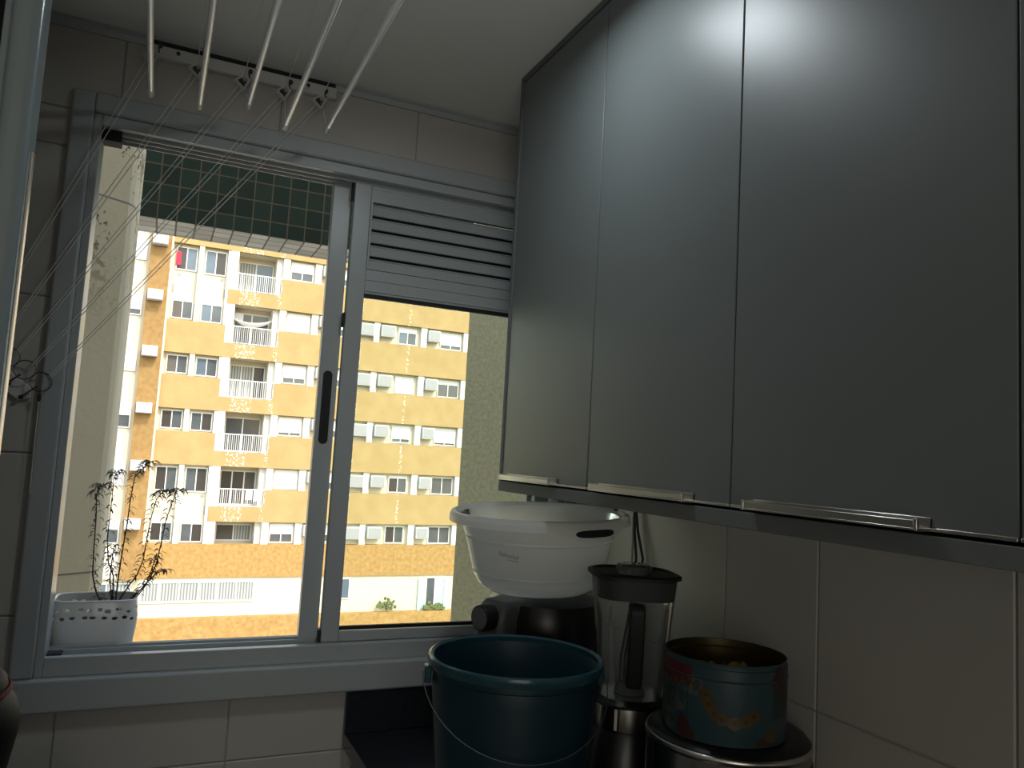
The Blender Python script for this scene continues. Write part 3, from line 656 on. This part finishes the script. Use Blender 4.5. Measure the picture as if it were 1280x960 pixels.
TN = Vector((.896, 1.060, CT+hc+.0015)); tn = thing('biscuit_tin', 'open round biscuit tin printed blue with red border and biscuits', 'tin', TN)
TR, TH = .0995, .122
m = MB(); m.lathe([(0, .001), (TR-.003, .001), (TR-.001, 0), (TR, .003), (TR, .095), (TR+.0012, .0965), (TR, .098), (TR, TH-.009), (TR-.0015, TH-.008), (TR-.0015, TH-.002), (TR-.001, TH), (TR-.003, TH)], TN, 96, 0)
def patch(poly, mi, off=.0004):
    c_ = (sum(p[0] for p in poly)/len(poly), sum(p[1] for p in poly)/len(poly)); n_ = len(poly)
    P = lambda t, z: (TN.x+(TR+off)*math.cos(math.radians(t)), TN.y+(TR+off)*math.sin(math.radians(t)), TN.z+z)
    m.add([P(*c_)]+[P(*p) for p in poly], [(0, i+1, (i+1) % n_+1) for i in range(n_)], mi)
def oval(t, z, rt, rz_, n_=14, jit=0): return [(t+rt*math.cos(2*math.pi*i/n_)*(1+random.uniform(-jit, jit)), z+rz_*math.sin(2*math.pi*i/n_)*(1+random.uniform(-jit, jit))) for i in range(n_)]
# angles: camera is towards about -128 deg; left of the tin in view is about -200, right about -45
for i in range(18): patch([(-214+i*3, TH-.010), (-211+i*3, TH-.010), (-211+i*3, .090-random.uniform(0, .014)), (-214+i*3, .090-random.uniform(0, .014))], 2)
for t, z, a, b in ((-196, .06, 14, .034), (-176, .068, 14, .030), (-160, .085, 12, .016), (-190, .022, 12, .018)): patch(oval(t, z, a, b, 18, .15), 1, .0002)
for t, z in ((-146, .074), (-143, .060), (-138, .048), (-131, .040), (-120, .036), (-110, .040), (-103, .048)):
    patch(oval(t, z, 6.4, .0105, 12, .12), 4, .0006); patch(oval(t, z, 2.0, .0028), 3, .0008)
for t, z in ((-170, .088), (-163, .093), (-157, .085)): patch(oval(t, z, 2.2, .006), 4, .0006); patch(oval(t, z-.006, .7, .009), 5, .0005)
patch([(-164, .09), (-163, .09), (-163, .012), (-164, .012)], 5, .0005)
for i in range(9): patch([(-196+i*2.6, .060+random.uniform(-.004, .004)), (-195+i*2.6, .060), (-195.2+i*2.6, .078+random.uniform(-.008, .008)), (-196+i*2.6, .078)], 5, .0006)
for i in range(7): patch([(-192+i*2.6, .040+random.uniform(-.004, .004)), (-191+i*2.6, .040), (-191.2+i*2.6, .054), (-192+i*2.6, .054)], 5, .0006)
for j in range(4): patch([(-84, .040+j*.012), (-68, .040+j*.012), (-76, .062+j*.012)], 6, .0006)
for t, z, a, b in ((-74, .095, 10, .020), (-168, .018, 7, .018), (-160, .008, 6, .007), (-62, .07, 6, .03), (-92, .008, 9, .007)): patch(oval(t, z, a, b, 14, .3), 3, .0005)
patch(oval(-84, .016, 9, .010, 12, .2), 4, .0006)
m.build('tin_wall', [M['tinblue'], M['tincream'], M['tinred'], M['tinpink'], M['tinyellow'], M['tindark'], M['tingreen']], tn, smooth=True)
m = MB(); m.lathe([(TR-.0028, TH-.001), (TR-.0028, .003), (0, .003)], TN, 96); m.lathe([(TR-.0025, TH-.012), (TR-.0040, TH-.0135), (TR-.0025, TH-.015)], TN, 96); m.build('tin_lining', M['tinin'], tn, smooth=True)
sw = [(.010, -.005, .026, 'sweet_w', 'pale wrapped sweet in the middle of the biscuit tin'), (-.030, .026, .030, 'sweet_y', 'yellow wrapped sweet left of the pale one in the tin'), (.036, -.034, .022, 'sweet_g', 'green wrapped sweet to the right in the biscuit tin'),
      (-.020, -.032, .024, 'sweet_g', 'green wrapped sweet at the front of the biscuit tin'), (.040, .022, .024, 'sweet_y', 'yellow wrapped sweet at the back of the biscuit tin')]
bm0 = MB(); bm0.blob(TN+Vector((0, 0, .035)), .088, .088, .030, 20, jit=.05)
tag(bm0.build('biscuits', M['sweet_y'], None, smooth=True), 'heap of yellow biscuits low inside the open tin', 'food')['kind'] = 'stuff'
for x, y, s_, mm, lb in sw:
    z = TN.z+.080
    b = MB(); b.blob((TN.x+x, TN.y+y, z+s_*.2), s_*.62, s_*.5, s_*.5, 10, jit=.12)
    for sg in (-1, 1): b.lathe([(.002, 0), (s_*.32, s_*.5)], (TN.x+x+sg*s_*.45, TN.y+y, z+s_*.2), 8, 0, Matrix.Rotation(sg*math.radians(70), 4, 'Y'))
    tag(b.build('wrapped_sweet', M[mm]), lb, 'sweet', 'sweets in the biscuit tin')

# black appliance in the lower left corner, standing on the washing machine
wm = thing('washing_machine', 'white washing machine left below the window', 'washing machine', (-.38, 1.30, 0))
MB().box(-.66, -.08, 1.02, 1.60, .012, E-.635).build('body', M['appliance_white'], wm, bevel=.01)
MB().box(-.64, -.10, 1.04, 1.50, E-.634, E-.622).build('lid', M['appliance_white'], wm, bevel=.004)
for x in (-.63, -.11):
    for y in (1.05, 1.57): MB().tube([(x, y, 0), (x, y, .0125)], .02, 12).build('foot', M['black_matte'], wm)
MB().box(-.64, -.10, 1.505, 1.595, E-.634, E-.624).build('control_panel', M['grey_plastic'], wm, bevel=.004)
KX = Vector((-.272, 1.20, E-.622)); kt = thing('kettle', 'rounded glossy black kettle in the lower left corner of the picture', 'kettle', KX)
m = MB(); m.lathe([(0, 0), (.085, 0), (.092, .01), (.112, .09), (.134, .17), (.1455, .235), (.146, .250), (.140, .272), (.126, .286), (0, .286)], KX, 64); m.build('body', M['kettle'], kt, smooth=True)
m = MB(); m.lathe([(.131, .285), (.134, .289), (.131, .293), (.126, .292)], KX, 64); m.build('lid_ring', M['redrim'], kt, smooth=True)
m = MB(); m.lathe([(.1285, .2925), (.127, .300), (.118, .309), (.08, .316), (0, .318)], KX, 64); kl = m.build('lid', M['kettle'], kt, smooth=True)
m = MB(); m.lathe([(.012, .317), (.010, .328), (.018, .334), (.016, .345), (0, .348)], KX, 24); m.build('knob', M['kettle'], kl, smooth=True)

# ------------------------------------------------------------------ plant on the outer sill
PX0, PX1, PY0, PY1, PZ = -.178, -.002, 2.012, 2.135, E-.5045
pt = thing('potted_plant', 'thin leggy herb in a white pierced ceramic pot on the outer sill', 'plant', (-.09, 2.073, PZ))
cx, cy = (PX0+PX1)/2, (PY0+PY1)/2; hx_, hy_ = (PX1-PX0)/2, (PY1-PY0)/2; PH = .126
n = 260; rows = 92
holes = []
random.seed(5)
for row, zz in ((0, .105), (1, .088)):
    cnt = 26
    for k in range(cnt):
        holes.append(((k+.5*row+random.uniform(-.16, .16))/cnt, zz+random.uniform(-.004, .004), random.uniform(.0042, .0066), random.uniform(.0030, .0042)))
def potp(t, z):
    a = 2*math.pi*t; c_, s_ = math.cos(a), math.sin(a); p = 5.0; q = (abs(c_)**p+abs(s_)**p)**(-1/p)
    w = 1-.045*math.sin(math.pi*min(1, z/PH*1.0))*0+(.050*math.sin((z/PH-.30)*math.pi*1.5))
    if z < .03: w += .03*(1-z/.03)
    return Vector((cx+hx_*c_*q*w*.955, cy+hy_*s_*q*(.94+.03*math.sin(z*30)), PZ+z))
per = 2*(2*hx_+2*hy_)
m = MB(); vs = []; fs = []
# even steps round the rectangle
ts = []
acc = [0]; N0 = 2000; pr = potp(0, .06)
for i in range(1, N0+1):
    q = potp(i/N0, .06); acc.append(acc[-1]+(q-pr).length); pr = q
j = 0
for k in range(n):
    tg = acc[-1]*k/n
    while acc[j] < tg: j += 1
    ts.append(j/N0)
zlist = [PH*i/rows for i in range(rows+1)]
for z in zlist:
    for k in range(n): vs.append(potp(ts[k], z))
L_ = acc[-1]
for i in range(rows):
    for k in range(n):
        sk = (k+.5)/n; zc = (zlist[i]+zlist[i+1])/2; skip = False
        if .075 < zc < .118:
            for (hs, hz2, ra, rb) in holes:
                ds = abs((sk-hs+.5) % 1-.5)*L_
                if (ds/ra)**2+((zc-hz2)/rb)**2 < 1: skip = True; break
        if not skip: fs.append((i*n+k, i*n+(k+1) % n, (i+1)*n+(k+1) % n, (i+1)*n+k))
m.add(vs, fs); m.add([potp(t, .0) for t in ts], [tuple(range(n))])
m.build('pot', M['ceramic'], pt, smooth=True, solid=.004)
m = MB(); m.tube([potp(t, PH) for t in ts[::4]], .0030, 8, closed=True); m.build('pot_rim', M['ceramic'], pt, smooth=True)
m = MB(); lay = [potp(t, .070) for t in ts[::4]]; lay = [Vector((cx+(v.x-cx)*.95, cy+(v.y-cy)*.94, v.z)) for v in lay]
m.add([Vector((cx, cy, PZ+.074))]+lay, [(0, i+1, (i+1) % len(lay)+1) for i in range(len(lay))]); m.build('soil', M['soil'], pt, smooth=True)
stems = [
    [(-.060, -.430), (-.078, -.395), (-.094, -.365), (-.104, -.328), (-.107, -.26), (-.109, -.19), (-.112, -.150), (-.110, -.128), (-.100, -.118)],
    [(-.050, -.430), (-.056, -.392), (-.060, -.33), (-.073, -.300), (-.080, -.25), (-.080, -.19), (-.079, -.13), (-.080, -.100), (-.072, -.086)],
    [(-.048, -.430), (-.050, -.380), (-.049, -.33), (-.046, -.27), (-.042, -.21), (-.040, -.15), (-.036, -.10), (-.022, -.080), (-.010, -.066), (-.002, -.062)],
    [(-.046, -.425), (-.042, -.385), (-.026, -.355), (-.010, -.330), (.000, -.295), (.004, -.24), (.009, -.19), (.016, -.150), (.028, -.132), (.036, -.130)],
    [(-.040, -.425), (-.026, -.395), (-.004, -.370), (.018, -.340), (.030, -.300), (.036, -.25), (.041, -.20), (.050, -.160), (.058, -.132), (.066, -.126)],
    [(-.052, -.420), (-.060, -.375), (-.066, -.34), (-.066, -.29), (-.064, -.26)],
    [(-.030, -.415), (-.010, -.385), (.012, -.352), (.022, -.31), (.028, -.285)],
    [(.018, -.343), (.030, -.328), (.044, -.320), (.052, -.322)]]
random.seed(8)
for si, st in enumerate(stems):
    st = [((x*1.035), z*1.035) for x, z in st] if False else st
    pts = []
    for i in range(len(st)-1):
        for t in (0, .33, .66): pts.append(Vector((st[i][0]*(1-t)+st[i+1][0]*t, 2.073+.010*math.sin(si*2+i*.5), E+(st[i][1]*(1-t)+st[i+1][1]*t))))
    pts.append(Vector((st[-1][0], 2.073+.010*math.sin(si*2+(len(st)-1)*.5), E+st[-1][1])))
    K = len(pts); m = MB(); m.tube(pts, [.0021*(1-.6*i/K) for i in range(K)], 6); so_ = m.build('stem', M['stem'], pt, smooth=True)
    lf = MB(); dens = 4 if si < 5 else 3
    for i in range(int(K*.22), K):
        fr_ = i/(K-1); nl = dens+(1 if fr_ > .75 else 0)+(3 if i >= K-2 else 0)
        for q in range(nl):
            if fr_ < .70 and random.random() < .15: continue
            p = pts[i].lerp(pts[max(0, i-1)], random.random()); a = random.uniform(0, 2*math.pi); L1 = random.uniform(.015, .026)*(1.15 if fr_ > .8 else .85)
            dh = Vector((math.cos(a), math.sin(a)*.9, 0)); w = dh.cross(Vector((0, 0, 1)))*.0017
            q0, q1, q2, q3 = p, p+dh*L1*.40+Vector((0, 0, L1*.22)), p+dh*L1*.78+Vector((0, 0, L1*.02)), p+dh*L1*.98+Vector((0, 0, -L1*.38))
            wz = Vector((0, 0, .0007))
            lf.add([q0-w*.5, q0+w*.5, q1-w-wz, q1+w+wz, q2-w*.9-wz, q2+w*.9+wz, q3], [(0, 1, 3, 2), (2, 3, 5, 4), (4, 5, 6)])
    lf.build('leaves', M['leaf'], so_)

# ------------------------------------------------------------------ own building outside the window
m = MB(); m.prism([(-1.5, 2.30), (-.50, 2.935), (-.165, 3.150), (-.150, 3.175), (-.143, 3.21), (-.143, 3.60), (-1.5, 3.60)], -6.0, E+4)
pi = struct(wbuild(m, 'pillar_left', M['pillar']), 'stained beige rendered pillar outside left'); pi.name = 'wall_outside_left'
m = MB()
for z in (E+.845, E-.49): m.prism([(-.505, 2.931), (-.164, 3.149), (-.149, 3.174), (-.1422, 3.21), (-.1422, 3.5), (-.505, 3.5)], z, z+.006)
j = struct(m.build('trim_4', M['sillstone']))
m = MB(); m.prism([(1.905, 5.0), (5.2, 5.0), (5.2, 5.35), (2.12, 5.35)], -6, E+4); struct(wbuild(m, 'wall_outside_right', M['roughwall']), 'speckled grey rendered wall outside right')
m = MB(); m.box(-1.5, 1.899, 5.0, 5.35, E+1.286, E+3.0); struct(wbuild(m, 'wall_outside_beam', M['greentile']), 'dark green tiled beam outside')
m = MB(); m.box(-1.5, 1.899, 4.998, 5.352, E+1.278, E+1.2855); struct(wbuild(m, 'trim_5', M['soffittile']), 'pale tiled underside of the green beam')
m = MB(); m.box(-7, 9, -7, 2.051, CZ+.15, E+12); m.box(-7, 9, -7, 2.051, -14, -.15); m.box(RX+.2, 9, -7, 2.051, -.15, CZ+.15); m.box(-7, LX-.2, -7, 2.051, -.15, CZ+.15); m.box(-7, -1.5, 2.051, 5.36, -14, E+2.2); m.box(5.2, 9, 2.051, 5.36, -14, E+2.2)
struct(m.build('wall_unseen_mass', M['cream']))  # unseen storeys around the room, added to keep the sun off the pillars

# ------------------------------------------------------------------ the building opposite
FY = 43.0; DZ = 2.83; Z0 = E-5.30
bd = thing('apartment_building', 'ochre and cream apartment block with balconies seen through the window', 'building', (2, FY+4, E-18))
def bx(name, mt, *a, parent=bd, lab=None):
    q = MB(); q.world = True
    for t in a: q.box(*t)
    o = q.build(name, mt, parent)
    if lab: o['label'] = lab
    return o
# cores
back = []
back.append((0.0, 2.8, FY+.35, FY+8, E-7.2, E+13)); back.append((5.5, 16.4, FY+.35, FY+8, E-7.2, E+13)); back.append((2.8, 5.5, FY+1.35, FY+8, E-7.2, E+13))
back.append((-12, -.1, FY+.12, FY+8, E-18, E+13)); back.append((-.1, 16.4, FY+.10, FY+8, E-18, E-6.985)); back.append((-.1, 0.0, FY+.20, FY+8, E-7.2, E+13))
def place(o):   # object-space texture coordinates must match the world layout: shift is constant, see ochre stains
    return o
cw = MB()
for t in back: cw.box(*t)
for k in range(-1, 8):
    if k >= 0: cw.box(2.8, 5.5, FY+.301, FY+1.35, Z0+DZ*k-1.68, Z0+DZ*k-.93)
cw.build('cream_wall', M['cream'], bd)
bands_hi = []
for k in range(0, 7):
    zt_ = Z0+DZ*k; zl = zt_-1.68
    yy0, yy1 = FY, FY+.30
    tgt = MB()
    if k == 0:
        tgt.box(-.1, 16.42, yy0, FY+.349, zl, zt_); tgt.build('ochre_band', M['ochre_dark'], bd)['label'] = 'dark rough ochre band'
        continue
    bl_, br_ = (2.8, 5.5)
    if k not in (1, 5): tgt.box(0, 2.8, yy0, FY+.349, zl, zt_)
    tgt.box(bl_, br_, yy0, yy1, zl, zt_-.93); tgt.box(br_, 16.42, yy0, FY+.349, zl, zt_)
    o = tgt.build('ochre_band', M['ochre'], bd)
bx('ochre_band', M['ochre'], (-.1, 16.42, FY-.05, FY+.349, E+13, E+13.8))
# dark ochre parapet below and pilaster at the left
bx('parapet', M['ochre_dark'], (-3.0, 16.42, FY-.30, FY+.099, E-11.6, E-8.93), lab='dark ochre parapet')
bx('pilaster', M['pilaster'], (-1.05, -.10, FY-.30, FY+.119, E-7.0, E+13), lab='brown ochre pilaster')
bx('pilaster_return', M['cream'], (-.099, -.002, FY-.26, FY+.199, E-5.3, E+13))
bx('left_band', M['white_render'], (-12, -1.051, FY-.02, FY+.119, E-7.0, E-5.4), (-12, -1.051, FY-.02, FY+.119, E-18, E-9.0))
# fins in the laundry bay, piers beside windows
bx('pier', M['white_render'], (1.24, 1.48, FY+.04, FY+.351, Z0+.001, E+13)); bx('pier', M['white_render'], (2.66, 2.799, FY+.06, FY+.351, Z0+.001, E+13))
for k in range(0, 7):
    z0_, z1_ = Z0+DZ*k+.001, Z0+DZ*k+DZ-1.681
    bx('pier', M['white_render'], (2.801, 3.20, FY+.02, FY+.299, z0_-(.929 if k else 0), z1_))
    for xa, xb, ya in ((5.501, 5.85, .05), (7.22, 7.60, .12), (10.72, 11.06, .10), (13.5, 13.86, .06), (16.14, 16.42, .05)):
        bx('pier', M['white_render'], (xa, xb, FY+ya, FY+.351, z0_, z1_))
bx('side_wall', M['white_render'], *[(5.18, 5.499, FY+.301, FY+1.349, Z0+DZ*k+(.0-.929 if k else 0), Z0+DZ*k+1.149) for k in range(7)])

def window(x0, x1, z0, z1, y=FY+.35, sh=0.0, panes=('pane', 'pane'), nm='window', fw=.055):
    q = MB(); q.box(x0, x1, y-.07, y, z0, z0+fw); q.box(x0, x1, y-.07, y, z1-fw, z1); q.box(x0, x0+fw, y-.07, y, z0+fw, z1-fw); q.box(x1-fw, x1, y-.07, y, z0+fw, z1-fw)
    n_ = len(panes)
    for i in range(1, n_): xm = x0+(x1-x0)*i/n_; q.box(xm-fw*.45, xm+fw*.45, y-.07, y, z0+fw, z1-fw)
    w = q.build(nm, M['winwhite'], bd)
    for i, pm in enumerate(panes):
        if sh >= .98: break
        a, b = x0+(x1-x0)*i/n_+fw*.42, x0+(x1-x0)*(i+1)/n_-fw*.42
        MB().box(a, b, y-.035, y-.02, z0+fw, z1-fw).build('pane', M[pm], w)
    if sh > 0: MB().box(x0+fw, x1-fw, y-.075, y-.040, z1-fw-(z1-z0-2*fw)*sh, z1-fw).build('shutter', M['shutter'], w)
    return w
def aircon(x0, x1, z0, z1, y, lab):
    a = thing('air_conditioner', lab, 'air conditioner', ((x0+x1)/2, y-.3, z0), 'air conditioners on the building opposite')
    MB().box(x0, x1, y-.52, y, z0, z1).build('casing', M['aircon'], a, bevel=.03)
    MB().box(x0+.06, x1-.06, y-.535, y-.521, z0+.06, z1-.06).build('grille', M['grille'] if (int(x0*7) % 2) else M['aircon'], a)
    return a
FL = {0: 'lowest storey above the dark band', 1: 'second storey above the dark band', 2: 'third storey above the dark band', 3: 'fourth storey above the dark band', 4: 'fifth storey above the dark band', 5: 'sixth storey above the dark band'}
dshut = {5: .55, 4: .98, 3: .72, 2: .85, 1: 1.0, 0: .55}
eshut = {4: (.25, .78), 3: (.98, .22), 2: (.80, .88), 1: (.12, 0), 0: (.0, 0), 5: (.5, .5)}
rnd = random.Random(3)
PN = ['pane', 'pane_dark', 'pane_blue', 'pane']
for k in range(0, 7):
    z = Z0+DZ*k
    # laundry windows
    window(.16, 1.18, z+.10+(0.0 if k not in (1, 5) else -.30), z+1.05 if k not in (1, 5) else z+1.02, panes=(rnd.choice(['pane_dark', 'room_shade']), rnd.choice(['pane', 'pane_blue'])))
    window(1.56, 2.62, z+.06+(0.0 if k not in (1, 5) else -.30), z+1.02, panes=(rnd.choice(['pane_blue', 'pane']), rnd.choice(['pane', 'pane_dark'])))
    # loggia door
    dz0 = z-.92 if k else z+.02
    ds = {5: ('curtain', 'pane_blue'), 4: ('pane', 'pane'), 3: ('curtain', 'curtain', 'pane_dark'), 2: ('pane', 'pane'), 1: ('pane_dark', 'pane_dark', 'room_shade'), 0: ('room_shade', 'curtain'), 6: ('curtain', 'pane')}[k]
    window(3.3, 5.15, dz0, z+.92, y=FY+1.35, panes=ds, nm='balcony_door', fw=.07)
    if k:
        rl = MB(); za, zb_ = z-.93, z+.02
        rl.box(2.82, 5.48, FY-.02, FY+.03, zb_-.05, zb_); rl.box(2.82, 5.48, FY-.01, FY+.02, za+.04, za+.07)
        for i in range(27): xx = 2.84+i*.101; wd = .022 if i % 6 == 0 else .010; rl.box(xx-wd, xx+wd, FY-.01, FY+.02, za, zb_-.01+(.0))
        rl.build('balcony_railing', M['winwhite'], bd)
    window(5.93, 7.16, z+.06, z+1.06, sh=dshut.get(k, .6), panes=('pane', 'pane'))
    window(8.25, 9.45, z+.10, z+1.05, sh=.6)
    a_, b_ = eshut.get(k, (.4, .4))
    window(12.2, 13.3, z+.06, z+1.02, sh=a_, panes=('pane_dark' if k < 2 else 'pane_blue', 'pane'))
    window(14.75, 16.08, z+.05, z+1.04, sh=b_, panes=('pane', 'pane'))
    window(-2.75, -1.20, z+.0, z+1.05, y=FY+.119, sh=(.35, 1, .4, 1, .75, .98, .5)[k], panes=('pane_dark', 'pane'))
    if k < 6:
        aircon(-.99, -.27, z+.76, z+1.28, FY-.30, 'air conditioner on brown pilaster opposite, '+FL[k])
        if k > 0 or True:
            aircon(7.62, 8.12, z+.45, z+1.05, FY+.30, 'air conditioner right of the balcony-side window, '+FL[k])
        if k < 5:
            aircon(9.92, 10.70, z+.30, z+.98, FY+.34, 'leftmost air conditioner through right window pane, '+FL[k])
            aircon(11.10, 11.92, z+.34, z+1.0, FY+.34, 'second air conditioner through right pane, '+FL[k])
            aircon(13.90, 14.62, z+.36, z+1.02, FY+.34, 'rightmost air conditioner by the building corner, '+FL[k])
# pale lower storey with long window
q = window(-2.6, -.4, E-8.25, E-7.2, y=FY+.10, panes=('pane_blue', 'curtain'), fw=.06)
window(-.05, 5.40, E-8.22, E-7.14, y=FY+.10, panes=('curtain',)*6, nm='long_window', fw=.10)
window(9.85, 10.40, E-8.22, E-7.10, y=FY+.10, panes=('pane_blue',), fw=.06)
bx('glazed_porch', M['teal_glass'], (14.30, 14.75, FY-.02, FY+.099, E-8.95, E-7.2), (15.85, 16.05, FY-.02, FY+.099, E-8.95, E-7.2), lab='pale teal glazed porch panels')
window(14.76, 15.84, E-8.8, E-7.1, y=FY+.10, panes=('pane', 'teal_glass'))
# drain holes and pipes on the cream bays
q = MB()
for zz in (Z0+DZ*5-.42, Z0+DZ*1-.42):
    for xx in (.38, 2.45): q.tube([(xx, FY+.33, zz), (xx, FY+.36, zz)], .10, 12)
    for xx in (.12, 2.60): q.box(xx, xx+.07, FY+.30, FY+.36, zz-.95, zz-.50)
q.build('vent_hole', M['grille'], bd)

# small things on the balconies
z = Z0+DZ*5
tag(MB().box(.16, .40, FY+.20, FY+.27, z+.02, z+.72).build('hanging_towel', M['cloth_red'], bevel=.01), 'red towel hanging at the top left window of the building opposite', 'towel')
z = Z0+DZ*4; hm = MB(); n1 = 16
vs = []
for i in range(n1+1):
    t = i/n1; x = 3.05+2.35*t; sag = -.95*4*t*(1-t)*.55; w = .05+.32*math.sin(math.pi*t)
    for j_ in range(5): vs.append((x, FY+.55+(j_-2)*w*.35, z+.55+.15*(t)-.0+sag+.10*abs(j_-2)*math.sin(math.pi*t)))
hm.add(vs, [(i*5+j_, i*5+j_+1, (i+1)*5+j_+1, (i+1)*5+j_) for i in range(n1) for j_ in range(4)])
tag(hm.build('hammock', M['cloth_white'], smooth=True, solid=.02), 'white hammock slung across the second visible balcony of the building opposite', 'hammock')
aircon(3.22, 3.74, z+.42, z+.86, FY+1.34, 'small air conditioner on the hammock balcony wall')
z = Z0+DZ*1
tag(MB().box(4.55, 4.9, FY+.10, FY+.14, z-.55, z-.02).box(4.98, 5.25, FY+.10, FY+.14, z-.6, z-.02).build('white_laundry', M['cloth_white']), 'white laundry drying on the lowest railed balcony opposite', 'laundry')
b = MB()
for i in range(26): b.blob((12.5+random.gauss(0, .22), FY-.2+random.uniform(-.05, .05), E-8.75+abs(random.gauss(0, .28))), .10, .08, .10, 6, jit=.3)
tag(b.build('shrub', M['bush']), 'small green shrub on the parapet of the building opposite', 'shrub')
b = MB()
for i in range(30): b.blob((15.2+random.uniform(-.55, .6), FY-.25, E-8.82+abs(random.gauss(0, .12))), .12, .08, .10, 6, jit=.3)
tag(b.build('planting', M['bush']), 'low yellow-green plants below the glazed porch opposite', 'shrub')
struct(MB().box(-60, 60, 6, 80, -16.6, -16.4).build('ground', M['asphalt']))
